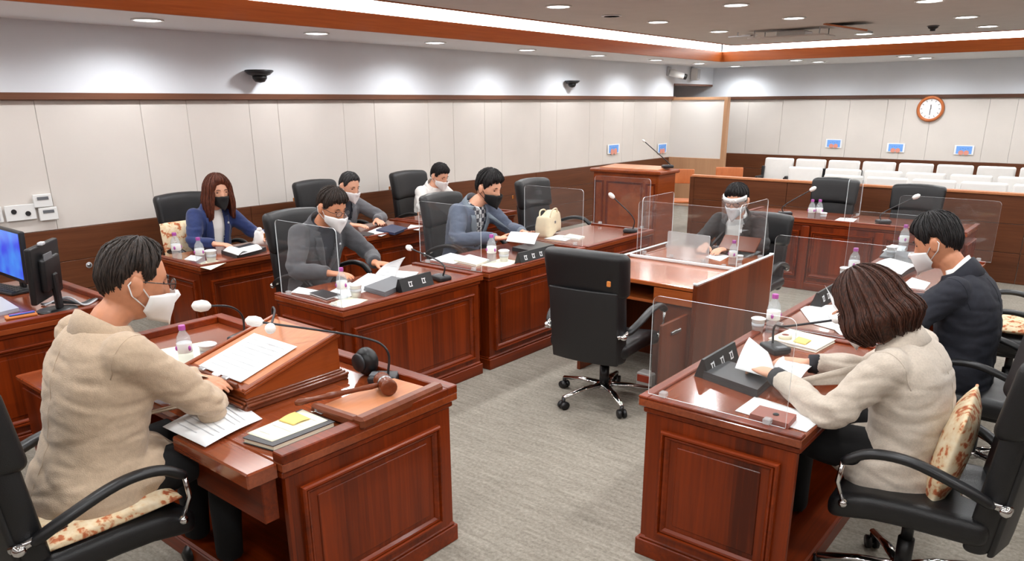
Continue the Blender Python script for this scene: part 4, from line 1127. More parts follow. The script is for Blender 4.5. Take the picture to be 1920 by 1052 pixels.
        if len(pts) > 4: g = G(); g.tube(pts, 0.0013, 6); g.build('back_seam', S['seams'], jk, True)
    # collar round the neck
    r, d, tg = frame(0.95); cc = c(0.955); rings = []; R0 = 0.084*s
    for w in np.radians(np.linspace(38, -218, 27)):
        dirv = r*math.cos(w+math.pi/2*0)+d*math.sin(w)
        dirv = unit(r*math.cos(w)+d*math.sin(w)); bk = max(0, -math.sin(w))
        up = tg*(0.03+0.038*bk)-dirv*0.012; o_ = cc+dirv*R0*(1.0+0.12*abs(math.cos(w)))+tg*0.006*bk
        rings.append([o_-tg*0.04, o_+dirv*0.016-tg*0.024, o_+dirv*0.011-tg*0.002+up*0.45, o_+dirv*0.003+up, o_-dirv*0.003+up, o_-dirv*0.008-tg*0.03])
    g = G(); g.loft(rings); g.build('collar', S.get('collar_mat', S['jacket']), jk, True, base)
    if S.get('shirt_collar'):
        rings = []
        for w in np.radians(np.linspace(30, -210, 25)):
            dirv = unit(r*math.cos(w)+d*math.sin(w)); bk = max(0, -math.sin(w)); o_ = cc+dirv*R0*0.86; up = tg*(0.05+0.04*bk)-dirv*0.012
            rings.append([o_-tg*0.02, o_+dirv*0.004, o_+dirv*0.003+up, o_-dirv*0.003+up, o_-dirv*0.004])
        g = G(); g.loft(rings); g.build('shirt_collar', S.get('shirt', 'shirt_white'), P, True, base)
    # cuffs
    for k in 'RL':
        if S.get('w'+k) is None: continue
        E_, W_ = np.array(S['e'+k], float), np.array(S['w'+k], float); ax = unit(W_-E_)
        if S.get('cuff_band'):
            g = G(); g.tube([E_+(W_-E_)*(S.get('cuff', 0.93)-0.04), W_-ax*0.005], [0.042*s, 0.038*s], 14); g.build('cuff', S['cuff_band'], jk, True, base)
    # hair
    g = G(); st = S['hair']
    if st[0] == 'long': hair_long(g, *st[2:])
    else: hair_shell(g, st[0], st[2], st[3])
    g.v = [tuple(H(p)) for p in g.v]; g.build('hair', st[1], P, True, base)
    # mask
    if S.get('mask'):
        rows = []
        beak = S.get('beak', 0.022)
        for v in np.linspace(0, 1, 9):
            row = []
            for u in np.linspace(-1, 1, 17):
                ztop = -0.010-0.016*abs(u)**1.5; zbot = -0.122+0.045*abs(u)**1.6
                z = ztop+(zbot-ztop)*v; az = u*math.radians(72); el = math.asin(max(-0.97, min(0.97, z/0.118)))
                p = head_pt(az, el); yb = p[1]
                hor = unit(V(p[0], p[1], 0)); o_ = 0.007+beak*(1-abs(u)**1.4)*math.sin(math.pi*min(1, 0.12+v*0.8))
                pp = V(p[0], p[1], z)+hor*o_
                if abs(u) < 0.4: pp[1] = max(pp[1], 0.098+beak*0.6*(1-abs(u)*1.2)+0.006)
                row.append(H(pp))
            rows.append(row)
        g = G(); g.sheet(rows, -0.0025); mk = g.build('mask', S['mask'], P, True, base)
        for sd in (-1, 1):
            g = G()
            j = 0 if sd < 0 else 16
            ear = [H((sd*0.085, -0.02, 0.022)), H((sd*0.087, -0.034, 0.0)), H((sd*0.084, -0.02, -0.03))]
            g.tube([rows[1][j], rows[0][j]*0.3+ear[0]*0.7, ear[0], ear[1], ear[2], rows[6][j]], 0.0022*hs, 6); g.build('ear_loop', S['mask'], mk, True, base)
    if S.get('glasses'):
        gl = G()
        for sd in (-1, 1):
            ring = [H((sd*0.034+0.024*math.cos(w), 0.106, 0.012+0.017*math.sin(w))) for w in np.linspace(0, 2*math.pi, 17)]
            gl.tube(ring, 0.0018*hs, 6)
            gl.tube([H((sd*0.058, 0.104, 0.016)), H((sd*0.082, 0.07, 0.016)), H((sd*0.086, 0.0, 0.014)), H((sd*0.083, -0.02, 0.0))], 0.0018*hs, 6)
        gl.tube([H((-0.011, 0.108, 0.014)), H((0.0, 0.112, 0.018)), H((0.011, 0.108, 0.014))], 0.0016*hs, 6)
        go = gl.build('glasses', 'glass_rim', P, True, base)
        for sd in (-1, 1):
            g = G(); g.prism([(0.022*math.cos(w), 0.0155*math.sin(w)) for w in np.linspace(0, 2*math.pi, 16, endpoint=False)], H((sd*0.034, 0.1055, 0.012)), HR[:, 0]*hs, HR[:, 2]*hs, HR[:, 1], 0.001); g.build('lens', 'visor', go, False, base)
    if S.get('visor'):
        rows = [[H(((0.098+0.006*v)*math.sin(u), 0.03+(0.115+0.01*v)*math.cos(u), 0.06-0.2*v)) for u in np.linspace(-1.35, 1.35, 17)] for v in np.linspace(0, 1, 6)]
        g = G(); g.sheet(rows, 0.0012); vz = g.build('face_shield', 'visor', P, True, base)
        rows = [[H((0.092*math.sin(u), 0.025+0.105*math.cos(u), 0.066-0.034*v)) for u in np.linspace(-1.5, 1.5, 17)] for v in np.linspace(0, 1, 3)]
        g = G(); g.sheet(rows, 0.012); g.build('headband', 'foam_white', vz, True, base)
    if S.get('badge'):
        p = on_jacket(S['badge'][0], S['badge'][1], 0.006)
        if p is not None: g = G(); g.ball(p, 0.011, 10); g.build('lapel_badge', 'silver_plastic', jk, True)
    return P

# ------------------------------------------------------------------ who sits where (joints in room coordinates)
UPN, DN = (0, 0, 1), (0, 0, -1)
person(dict(label='man in beige blazer and white mask leaning on the large desk, seen from the side', facing=90, hip=(-2.76, 0.93, 0.60), neck=(-2.76, 1.07, 1.16), head=(-2.745, 1.185, 1.292),
    hyaw=80, hpitch=16, hs=1.2, s=1.14, bow=-0.005, wrinkle=0.009, vox=0.0055, jvox=0.010, eR=(-2.60, 1.33, 0.81), wR=(-2.90, 1.44, 0.785), eL=(-3.06, 1.28, 0.81), wL=(-2.84, 1.44, 0.82),
    handR=((-1, 0.25, 0), DN, 0.25), handL=((1, 0.2, 0), DN, 0.25), jacket='jacket_beige', shirt='shirt_dark', hair=('receding', 'hair_dark', 0.016, 3), mask='mask_white', beak=0.034, glasses=True, skin='skin_tan', seams='jacket_beige', lap=(0.10, 0.0, 0.22, 0.13), hem=-0.26, flare=0.2, sleeve=1.02, wide=1.0, deep=1.1))
person(dict(label='woman in navy jacket and black mask at the wall row', facing=0, hip=(-6.22, 3.42, 0.58), neck=(-6.14, 3.42, 1.06), head=(-6.08, 3.45, 1.19),
    hyaw=-6, hpitch=8, hs=1.1, s=1.0, eR=(-6.03, 3.16, 0.80), wR=(-5.86, 3.25, 0.79), eL=(-6.0, 3.70, 0.82), wL=(-5.82, 3.72, 0.80),
    handR=((1, 0.5, 0), DN, 0.5), handL=((1, -0.2, 0), DN, 0.3), jacket='jacket_navy', shirt='shirt_white', vcut=(0.0, 0.06, 0.035), hair=('long', 'hair_auburn', 0.024, 0.20, 5, 42, 0.012, 0.0, 0.02), mask='mask_black', beak=0.012, badge=(0.78, -0.09), wide=0.92))
person(dict(label='man in charcoal blazer and white mask reading at the near left desk', facing=0, hip=(-4.66, 3.35, 0.60), neck=(-4.53, 3.36, 1.08), head=(-4.425, 3.37, 1.195),
    hyaw=6, hpitch=24, hs=1.13, s=1.08, vox=0.006, eR=(-4.42, 3.03, 0.80), wR=(-4.17, 3.13, 0.79), eL=(-4.38, 3.66, 0.82), wL=(-4.16, 3.52, 0.80),
    handR=((1, 0.4, 0), DN, 0.3), handL=((1, 0.3, 0.0), DN, 0.45), jacket='jacket_charcoal', shirt='shirt_dark', vcut=(0.3, 0.08, 0.004), hair=('fringe', 'hair_dark', 0.02, 8), mask='mask_white', beak=0.03, glasses=True, skin='skin_tan', badge=(0.76, -0.095)))
person(dict(label='man in mid grey suit and white mask in the wall row', facing=0, hip=(-6.22, 4.80, 0.55), neck=(-6.10, 4.80, 1.0), head=(-6.02, 4.82, 1.125),
    hyaw=4, hpitch=22, hs=1.1, s=1.04, eR=(-5.98, 4.52, 0.80), wR=(-5.76, 4.62, 0.79), eL=(-5.92, 5.12, 0.80), wL=(-5.80, 4.96, 0.79),
    handR=((1, 0.4, 0), DN, 0.3), handL=((1, -0.4, 0), DN, 0.3), jacket='jacket_grey', shirt='shirt_dark', vcut=(0.3, 0.07, 0.004), hair=('short', 'hair_greying', 0.014, 9), mask='mask_white', beak=0.022))
person(dict(label='man in white jacket and white mask at the far end of the wall row', facing=0, hip=(-6.22, 6.10, 0.56), neck=(-6.12, 6.10, 1.02), head=(-6.06, 6.13, 1.125),
    hyaw=2, hpitch=24, hs=1.08, s=1.02, eR=(-6.0, 5.80, 0.80), wR=(-5.80, 5.92, 0.79), eL=(-5.98, 6.38, 0.80), wL=(-5.80, 6.24, 0.79),
    handR=((1, 0.4, 0), DN, 0.3), handL=((1, -0.4, 0), DN, 0.3), jacket='jacket_white', shirt='shirt_white', vcut=(0.45, 0.07, 0.004), hair=('fringe', 'hair_black', 0.02, 11), mask='mask_white', beak=0.016, collar_mat='jacket_white'))
person(dict(label='man in blue-grey coat and black mask holding white paper', facing=0, hip=(-4.64, 4.98, 0.58), neck=(-4.50, 4.99, 1.06), head=(-4.42, 5.08, 1.185),
    hyaw=6, hpitch=18, hs=1.2, s=1.12, vox=0.006, eR=(-4.40, 4.66, 0.80), wR=(-4.06, 4.76, 0.82), eL=(-4.33, 5.25, 0.82), wL=(-4.05, 5.10, 0.83),
    handR=((1, 0.35, 0.1), UPN, 0.35, -1), handL=((1, -0.35, 0.0), UPN, 0.35, -1), jacket='jacket_denim', shirt='check_fabric', collar_mat='collar_grey', vcut=(0.25, 0.085, 0.01), hair=('fringe', 'hair_black', 0.026, 13), mask='mask_black', beak=0.02, cuff_band='collar_grey'))
person(dict(label='man in black jacket with white mask and clear face shield at the centre counter', facing=-90, hip=(-2.52, 6.14, 0.55), neck=(-2.50, 6.02, 1.00), head=(-2.505, 5.98, 1.125),
    hyaw=-86, hpitch=16, hs=1.06, s=1.04, eR=(-2.74, 5.88, 0.79), wR=(-2.60, 5.66, 0.79), eL=(-2.24, 5.90, 0.79), wL=(-2.42, 5.64, 0.79),
    handR=((0.2, -1, 0), DN, 0.4), handL=((-0.2, -1, 0), DN, 0.4), jacket='jacket_black', shirt='shirt_white', vcut=(0.2, 0.085, 0.03), hair=('fringe', 'hair_black', 0.022, 15), mask='mask_white', beak=0.022, glasses=True, visor=True, shirt_collar=True))
person(dict(label='woman in oatmeal blazer with brown bobbed hair bent over papers at the right', facing=176, hip=(-0.53, 3.05, 0.56), neck=(-0.595, 3.05, 1.035), head=(-0.70, 3.04, 1.145),
    hyaw=168, hpitch=34, hs=1.12, s=1.06, bow=0.055, vox=0.0055, jvox=0.010, eR=(-0.74, 3.34, 0.80), wR=(-0.97, 3.235, 0.80), eL=(-0.735, 2.78, 0.78), wL=(-1.02, 2.985, 0.805),
    handR=((-1, -0.35, 0.05), DN, 0.5), handL=((-1, 0.5, 0.0), DN, 0.55), jacket='jacket_oat', shirt='shirt_dark', hair=('long', 'hair_brown', 0.026, 0.125, 21, 50, 0.018, 0.045, 0.015), mask='mask_white', beak=0.02, seams='jacket_oat', lap=(0.07, -0.02, 0.2, 0.12), hem=-0.26, flare=0.2, wrinkle=0.008, cuff_band='cuff_dark', cuff=0.86, wide=0.98))
person(dict(label='man in dark suit and white mask looking down at the right desk', facing=176, hip=(-0.55, 4.40, 0.54), neck=(-0.625, 4.40, 1.06), head=(-0.735, 4.40, 1.195),
    hyaw=172, hpitch=24, hs=1.14, s=1.12, bow=0.05, vox=0.006, jvox=0.011, eR=(-0.80, 4.72, 0.80), wR=(-1.03, 4.60, 0.80), eL=(-0.77, 4.08, 0.80), wL=(-1.02, 4.22, 0.80),
    handR=((-1, -0.3, 0), DN, 0.4), handL=((-1, 0.3, 0), DN, 0.4), jacket='jacket_midnight', shirt='shirt_white', hair=('fringe', 'hair_black', 0.024, 25), mask='mask_white', beak=0.03, shirt_collar=True, seams='jacket_midnight', wrinkle=0.008, hem=-0.18, flare=0.08, skin='skin_tan'))

# ------------------------------------------------------------------ things on the desks
ZD = 0.739                                  # writing surface of the council desks
def microphone(base, tip, label, via=None, fat=1.0, up=0.16, group='gooseneck microphones', basez=ZD):
    b = V(base[0], base[1], basez); tip = np.array(tip, float); d = unit(V(tip[0]-b[0], tip[1]-b[1], 0))
    t = thing('microphone', label, 'microphone', b, math.atan2(d[1], d[0]), group)
    R = rotz(-math.atan2(d[1], d[0])); q = R @ (tip-b)
    g = G(); g.rbox((-0.01, 0, 0.018), (0.13, 0.10, 0.036), 0.014, 3, lambda p: (p[0], p[1], p[2]*(1-0.9*p[0]) if p[2] > 0 else p[2])); g.build('base', 'metal_dark', t, True)
    g = G(); g.box((0.035, 0.0, 0.034), (0.03, 0.05, 0.006), 0.002); g.build('talk_button', 'grey_plastic', t)
    pts = [(-0.03, 0, 0.02), (-0.03, 0, up)]
    if via is not None: pts.append(tuple(R @ (np.array(via, float)-b)))
    pts.append(tuple(q)); path = spline(pts, 7)
    g = G(); g.tube(path, 0.0055, 8); nk = g.build('gooseneck', 'metal_dark', t, True)
    e = unit(path[-1]-path[-3]); c = path[-1]
    g = G(); g.tube([c-e*0.012*fat, c, c+e*0.02*fat, c+e*0.042*fat, c+e*0.052*fat], [0.008*fat, 0.017*fat, 0.02*fat, 0.016*fat, 0.006*fat], 12); g.build('foam_head', 'foam_white', t, True)
    return t
def make_bottle():
    t = thing('water_bottle', 'x', 'bottle')
    g = G(); g.lathe([(0, 0), (0.028, 0.0), (0.031, 0.006), (0.031, 0.05), (0.0295, 0.06), (0.031, 0.07), (0.031, 0.11), (0.026, 0.135), (0.014, 0.155), (0.0125, 0.165), (0, 0.165)], 18); g.build('bottle_body', 'bottle_plastic', t, True)
    g = G(); g.lathe([(0, 0.183), (0.0135, 0.183), (0.0145, 0.179), (0.0145, 0.163), (0, 0.163)], 16); g.build('cap', 'cap_magenta', t)
    g = G(); g.lathe([(0.0312, 0.062), (0.0318, 0.063), (0.0318, 0.104), (0.0312, 0.105)], 18); lb = g.build('label_band', 'white_plastic', t, True)
    g = G()
    for a in (0.2, 2.3, 4.4):
        g.ball((0.0318*math.cos(a), 0.0318*math.sin(a), 0.083), (0.004 if False else 0.007, 0.007, 0.012), 10)
    g.build('label_mark', 'cap_magenta', lb, True)
    return t
bt0 = make_bottle(); bt_used = [False]
def bottle(p, label, sc=1.0, z=ZD):
    loc = (p[0], p[1], z)
    if not bt_used[0]:
        bt_used[0] = True; t = bt0; t.location = loc; t['label'] = label; t['group'] = 'water bottles'; t.scale = (sc,)*3
    else: dup(bt0, loc, random.uniform(0, 6), label, 'water bottles', (sc,)*3)
def make_cup():
    t = thing('paper_cup', 'x', 'cup')
    g = G(); g.lathe([(0, 0), (0.026, 0), (0.034, 0.07), (0.036, 0.073), (0.033, 0.073), (0.025, 0.004), (0, 0.004)], 18); g.build('cup_wall', 'white_plastic', t, True)
    g = G(); g.lathe([(0.0305, 0.03), (0.0325, 0.05), (0.0335, 0.05), (0.0312, 0.03)], 18); g.build('print_band', 'print_grey', t, True)
    g = G(); g.lathe([(0, 0.078), (0.03, 0.078), (0.038, 0.074), (0.038, 0.07), (0, 0.071)], 18); g.build('lid', 'paper', t, True)
    return t
cp0 = make_cup(); cp_used = [False]
def cup(p, label, sc=1.0, z=ZD):
    loc = (p[0], p[1], z)
    if not cp_used[0]:
        cp_used[0] = True; t = cp0; t.location = loc; t['label'] = label; t['group'] = 'paper cups'; t.scale = (sc,)*3
    else: dup(cp0, loc, random.uniform(0, 6), label, 'paper cups', (sc,)*3)
def corners_px(q, z): return [pz(x, y, z) for x, y in q]
def paper(C, label, mat='paper', lift=0.0, lines=0, thick=0.0012, name='paper_sheet', cat='paper', curl_z=0.0):
    """C = four corners (3D) in order; lift bows the sheet upward"""
    C = [np.array(c, float) for c in C]; c0 = sum(C)/4; n = 9
    t = thing(name, label, cat, c0)
    def P(u, v):
        p = (C[0]*(1-u)+C[1]*u)*(1-v)+(C[3]*(1-u)+C[2]*u)*v - c0
        return p+V(0, 0, lift*math.sin(math.pi*v)*(0.7+0.3*math.sin(3*u))+curl_z*max(0, u-0.6)**2*6)
    rows = [[P(u, v) for u in np.linspace(0, 1, n)] for v in np.linspace(0, 1, n)]
    N = np.cross(np.array(rows[0][1])-rows[0][0], np.array(rows[1][0])-rows[0][0])
    g = G(); g.sheet(rows, thick*(1 if N[2] < 0 else -1)*-1 if False else thick); g.build('sheet', mat, t, True)
    if lines:
        g = G()
        for k in range(lines):
            v = 0.14+0.72*k/max(1, lines-1); u1 = 0.88 if k % 4 else 0.6
            row = [[P(u, v+dv)+V(0, 0, thick+0.0012) for u in np.linspace(0.12, u1, 5)] for dv in (-0.006, 0.006)]
            g.sheet(row, 0.0003)
        g.build('printed_lines', 'print_grey', t)
    return t
def slab(C, z0, h, label, mat, name, cat, pages=None, edge=0.004):
    """book, binder or case lying flat: footprint corners C (3D), from z0 up h"""
    C = [np.array(c, float) for c in C]; c0 = sum(C)/4; c0[2] = z0
    t = thing(name, label, cat, c0)
    def quad(k, za, zb):
        g = G(); a = [np.array([*((c-c0)[:2]*k), za]) for c in C]; b = [np.array([*((c-c0)[:2]*k), zb]) for c in C]
        g.loft([a, b]); return g
    if pages:
        quad(1.0, 0, h*0.14).build('back_cover', mat, t); quad(0.97, h*0.14, h*0.86).build('page_block', pages, t); quad(1.0, h*0.86, h).build('front_cover', mat, t)
    else:
        quad(1.0, 0, h*0.55).build('lower_shell', mat, t); quad(0.985, h*0.55, h).build('lid', mat, t)
    return t
def nameplate(p, rz, w, label, marks=3, z=ZD):
    t = thing('name_plate', label, 'name plate', (p[0], p[1], z), rz, 'name plates')
    g = G(); g.prism([(-0.035, 0), (0.035, 0), (0.006, 0.085), (-0.006, 0.085)], (0, -w/2, 0), (1, 0, 0), (0, 0, 1), (0, 1, 0), w); g.build('wedge', 'black_plastic', t)
    for sd in (1, -1):
        g = G(); e = unit(V(-0.029*sd, 0, 0.085)); nn = unit(V(0.085*sd, 0, 0.029)); o = V(0.0205*sd, 0, 0.0425)+nn*0.001
        for k in range(marks):
            y = (k-(marks-1)/2)*w/(marks+0.4)
            for dy, dz, ly, lz in ((-0.012, 0.0, 0.006, 0.036), (0.006, 0.012, 0.026, 0.006), (0.01, -0.004, 0.006, 0.03), (0.004, -0.016, 0.024, 0.006)):
                cc = o+V(0, y+dy, 0)+e*dz
                a = [cc+V(0, sy*ly/2, 0)+e*sz*lz/2 for sy, sz in ((-1, -1), (1, -1), (1, 1), (-1, 1))]
                g.loft([a, [q+nn*0.001 for q in a]])
        g.build('letters', 'paper', t)
    return t

# --- chairman's desk
ZM = 0.72
LX0, LX1, LY0, LY1 = -3.09, -2.615, 1.50, 1.97
t = thing('lectern_slope', 'sloped wooden reading lectern on the large desk', 'lectern', ((LX0+LX1)/2, (LY0+LY1)/2, ZM)); w, d = LX1-LX0, LY1-LY0
g = G(); g.box((0, 0, 0.014), (w+0.06, d+0.05, 0.028), 0.006); g.build('base_board', 'gavel_wood', t)
for k in range(3):
    g = G(); g.box((0.0, -d/2-0.035+0.016*k, 0.03+0.006*k), (w+0.05-0.012*k, 0.012, 0.012), 0.003); g.build('base_bead', 'gavel_wood', t)
    g = G(); g.box((w/2+0.035-0.016*k, 0.0, 0.03+0.006*k), (0.012, d+0.04-0.012*k, 0.012), 0.003); g.build('base_bead', 'gavel_wood', t)
g = G(); g.prism([(-d/2, 0.028), (d/2, 0.028), (d/2, 0.195), (-d/2, 0.07)], (-w/2, 0, 0), (0, 1, 0), (0, 0, 1), (1, 0, 0), w); g.build('wedge_body', 'lectern_wood', t)
sl = math.atan2(0.125, d); L = math.hypot(0.125, d)
g = G(); g.box((0, 0, 0.1395), (w+0.02, L+0.02, 0.016), 0.004, rotx(sl)); sb = g.build('slope_board', 'lectern_wood', t)
g = G(); g.box((0, 0.006, 0.1485), (w-0.04, L-0.05, 0.006), 0.002, rotx(sl)); g.build('inlay', 'light_wood', sb)
for sd in (-1, 1):
    g = G(); g.box((sd*(w/2-0.002), 0, 0.15), (0.024, L+0.02, 0.014), 0.004, rotx(sl)); g.build('edge_rail', 'lectern_wood', sb)
g = G(); g.box((0, -d/2-0.004, 0.088), (w*0.8, 0.014, 0.034), 0.003, rotx(sl)); g.build('ledge', 'gavel_wood', sb)
for x in (-0.08, 0.03, 0.1):
    g = G(); g.box((x, -d/2-0.004, 0.108), (0.04, 0.022, 0.014), 0.004, rotx(sl)); g.build('clip', 'brushed_steel' if x != 0.03 else 'paper', sb)
zsl = lambda y: ZM+0.07+(y-LY0)*0.125/d+0.024
paper([(-3.01, LY0+0.02, zsl(LY0+0.02)), (-2.68, LY0+0.02, zsl(LY0+0.02)), (-2.69, LY0+0.31, zsl(LY0+0.31)), (-3.02, LY0+0.31, zsl(LY0+0.31))], 'white document lying on the sloped lectern', lines=8)
# gavel and its board
t = thing('gavel_board', 'wooden gavel board with thick moulded edges on the large desk', 'gavel board', (-2.235, 1.865, ZM), 0.06)
g = G(); g.box((0, 0, 0.016), (0.27, 0.42, 0.032), 0.005); g.build('board', 'light_wood', t)
g = G(); g.box((0.125, 0, 0.034), (0.055, 0.47, 0.05), 0.012); g.build('side_moulding', 'gavel_wood', t)
g = G(); g.box((-0.02, -0.215, 0.03), (0.25, 0.04, 0.045), 0.010); g.build('end_moulding', 'gavel_wood', t)
t = thing('gavel', 'brown wooden gavel resting across its board', 'gavel', (-2.265, 1.93, ZM+0.032))
ax = unit(V(1, -0.45, 0)); ha = unit(V(-0.36, -0.9, 0.0))
g = G(); pts = [(-0.062, 0.026), (-0.058, 0.034), (-0.045, 0.036), (-0.038, 0.031), (-0.03, 0.033), (0.03, 0.033), (0.038, 0.031), (0.045, 0.036), (0.058, 0.034), (0.062, 0.026)]
g.tube([ax*a+V(0, 0, 0.037) for a, r in pts], [r for a, r in pts], 16); hd = g.build('head', 'gavel_wood', t, True)
g = G(); g.tube([ax*-0.006+V(0, 0, 0.037), ax*0.006+V(0, 0, 0.037)], 0.0345, 16); g.build('brass_band', 'brushed_steel', hd, True)
hp = [(0.02, 0.009), (0.06, 0.012), (0.12, 0.0095), (0.2, 0.012), (0.24, 0.015), (0.25, 0.011), (0.3, 0.0105), (0.36, 0.014), (0.375, 0.009)]
g = G(); g.tube([ha*a+V(0, 0, 0.037-0.012*a/0.38) for a, r in hp], [r for a, r in hp], 12); g.build('handle', 'gavel_wood', t, True)
microphone((-2.44, 2.06), (-2.88, 1.76, 0.985), 'white foam microphone hanging over the top of the sloped lectern', via=(-2.52, 2.0, 0.93), fat=1.25, up=0.15, basez=ZM)
microphone((-3.47, 2.0), (-3.40, 1.80, 0.965), 'white foam microphone left of the sloped lectern', via=(-3.42, 1.93, 0.93), fat=1.5, up=0.13, basez=ZM)
microphone((-3.2, 2.03), (-2.80, 1.76, 0.975), 'white foam microphone bent over the upper left lectern corner', via=(-3.1, 1.98, 0.95), fat=1.2, up=0.2, basez=ZM)
t = thing('desk_speaker', 'round black desk speaker behind the lectern', 'speaker', (-2.555, 2.075, ZM))
g = G(); g.ball((0, 0, 0.066), (0.06, 0.05, 0.066), 18); g.build('housing', 'black_plastic', t, True)
g = G(); g.lathe([(0, 0.012), (0.04, 0.008), (0.045, 0), (0, 0)], 16, (0.0, -0.045, 0.07), rotx(math.pi/2)); g.build('grille', 'metal_dark', t, True)
bottle((-3.335, 1.63), 'water bottle beside the sloped lectern', 1.08, ZM); cup((-3.31, 1.73), 'paper cup next to the bottle at the lectern', 1.15, ZM)
paper(corners_px([(270, 705), (390, 690), (385, 640), (300, 655)], ZM+0.001), 'cream paper mat under the bottle at the lectern', 'cream_paper')
paper([pz(305, 800, ZM+0.02), pz(385, 838, ZM+0.012), pz(492, 785, ZM+0.006), pz(430, 740, ZM+0.004)], 'printed paper sheets beside the elbow of the man in beige', lift=0.008, lines=9)
slab([pz(x, y, ZM+0.02) for x, y in ((455, 822), (512, 838), (628, 792), (565, 768))], ZM+0.001, 0.022, 'thin cream notebook with dark cover on the large desk', 'dark_folder', 'notebook', 'book', 'cream_paper')
paper([pz(x, y, ZM+0.0245) for x, y in ((463, 812), (510, 828), (615, 788), (568, 768))], 'open cream page on the dark notebook', 'cream_paper', lines=4)
paper([pz(x, y, ZM+0.028) for x, y in ((522, 788), (550, 797), (582, 785), (553, 772))], 'yellow sticky note on the cream page', 'yellow_note', lift=0.006)
t = thing('key_bunch', 'small silver keys near the gavel board', 'keys', pz(592, 772, ZM+0.027))
for k in range(3):
    a = k*0.8; g = G(); g.box((0.02*math.cos(a), 0.02*math.sin(a), 0.003+0.003*k), (0.045, 0.012, 0.003), 0.001, rotz(a)); g.build('key', 'brushed_steel', t)
g = G(); g.tube([(0.016*math.cos(w)-0.01, 0.016*math.sin(w), 0.004) for w in np.linspace(0, 6.283, 15)], 0.0016, 6); g.build('key_ring', 'chrome', t, True)

# --- operator desk: monitors
ZO = 0.72
def monitor(p, rz, w, h, label, lean=0.06, lit=True):
    t = thing('monitor', label, 'monitor', (p[0], p[1], ZO), rz, 'computer monitors')
    R = rotx(-lean)                                     # screen faces -Y
    g = G(); g.rbox(R @ V(0, 0, 0)+V(0, 0, 0.08+h/2), (w, 0.035, h), 0.012, 3, None, R); cs = g.build('case', 'black_plastic', t, True)
    g = G(); g.box(V(0, 0, 0.08+h/2)+R @ V(0, -0.0185, 0.006), (w-0.035, 0.002, h-0.045), 0, R); g.build('screen', 'screen_blue' if lit else 'black_plastic', cs)
    g = G(); g.rbox(V(0, 0, 0.08+h/2)+R @ V(0, 0.03, -0.01), (w*0.6, 0.04, h*0.6), 0.018, 3, None, R); g.build('back_hump', 'black_plastic', cs, True)
    g = G(); g.box((0, 0.045, 0.12), (0.06, 0.03, 0.22), 0.008); g.build('stand', 'black_plastic', t)
    g = G(); g.lathe([(0, 0.016), (0.05, 0.014), (0.11, 0.006), (0.11, 0), (0, 0)], 24, (0, 0.03, 0)); g.build('foot', 'black_plastic', t, True)
    return cs
cs = monitor((-5.70, 1.70), 0.0, 0.56, 0.34, 'black monitor with a bright blue screen at the left edge')
cs = monitor((-4.935, 1.635), -0.695, 0.42, 0.33, 'black monitor turned away, seen from behind, left of the man in beige')
g = G(); g.box((0.05, 0.052, 0.34), (0.12, 0.006, 0.04), 0.002); g.build('vent_slots', 'grey_plastic', cs)
g = G(); g.box((0.05, 0.03, 0.415), (0.05, 0.03, 0.02), 0.005); g.build('webcam', 'silver_plastic', cs)
slab(corners_px([(-25, 592), (36, 577), (2, 556), (-50, 566)], ZO+0.02), ZO, 0.02, 'silver laptop lying on the operator desk', 'silver_plastic', 'laptop', 'laptop')
t = thing('keyboard', 'dark keyboard below the blue screen', 'keyboard', tuple(pz(10, 545, ZO)), math.radians(10))
g = G(); g.box((0, 0, 0.01), (0.42, 0.14, 0.018), 0.004); g.build('case', 'black_plastic', t)
for r_ in range(4):
    g = G()
    for k in range(13): g.box((-0.18+0.03*k, -0.045+0.03*r_, 0.021), (0.024, 0.024, 0.006), 0.002)
    g.build('key_row', 'metal_dark', t)
t = thing('pen_tray', 'small tray of coloured pens on the operator desk', 'pen tray', tuple(pz(40, 594, ZO)), 1.4)
g = G(); g.box((0, 0, 0.008), (0.16, 0.07, 0.014), 0.004); g.build('tray', 'amber', t)
for k, mt in enumerate(('card_blue_dark', 'cap_magenta', 'black_plastic')):
    g = G(); g.tube([(-0.06, -0.02+0.018*k, 0.02), (0.07, -0.015+0.018*k, 0.022)], 0.005, 8); g.build('pen', mt, t, True)
t = thing('cable_bundle', 'tangled dark cables behind the turned monitor', 'cables', tuple(pz(125, 572, ZO)))
for k in range(4):
    g = G(); g.tube(spline([(-0.12+0.02*k, -0.1, 0.008), (-0.02, 0.02*k-0.04, 0.02+0.008*k), (0.06+0.02*k, 0.06, 0.008), (0.0, 0.14+0.02*k, 0.008)], 6), 0.006, 7); g.build('cable', ['black_plastic', 'metal_dark', 'grey_plastic', 'silver_plastic'][k], t, True)

# --- near left row
def P4(q, z): return [pz(x, y, z) for x, y in q]
paper(P4([(607, 552), (640, 562), (690, 545), (655, 528)], ZD+0.002), 'white sheets under the bottle before the man in charcoal', lines=0)
paper(P4([(645, 540), (700, 545), (752, 520), (690, 512)], ZD+0.006), 'white printed sheets in front of the man in charcoal', lines=5)
paper([pz(703, 515, ZD+0.02), pz(742, 520, ZD+0.012), pz(760, 482, ZD+0.15), pz(732, 492, ZD+0.12)], 'white page held up by the man in charcoal', lift=0.02, lines=4)
paper(P4([(740, 520), (775, 522), (785, 510), (745, 507)], ZD+0.004), 'spare white sheet by the raised page')
slab(P4([(682, 540), (722, 551), (772, 528), (735, 520)], ZD+0.02), ZD, 0.03, 'grey ring binder on the charcoal man\'s desk', 'grey_plastic', 'binder', 'binder')
slab(P4([(580, 552), (612, 563), (640, 555), (605, 546)], ZD), ZD, 0.012, 'dark notebook at the near corner of the charcoal man\'s desk', 'dark_folder', 'notebook', 'book', 'paper')
paper(P4([(545, 548), (580, 553), (600, 545), (560, 538)], ZD+0.002), 'white slip at the back corner of the charcoal man\'s desk')
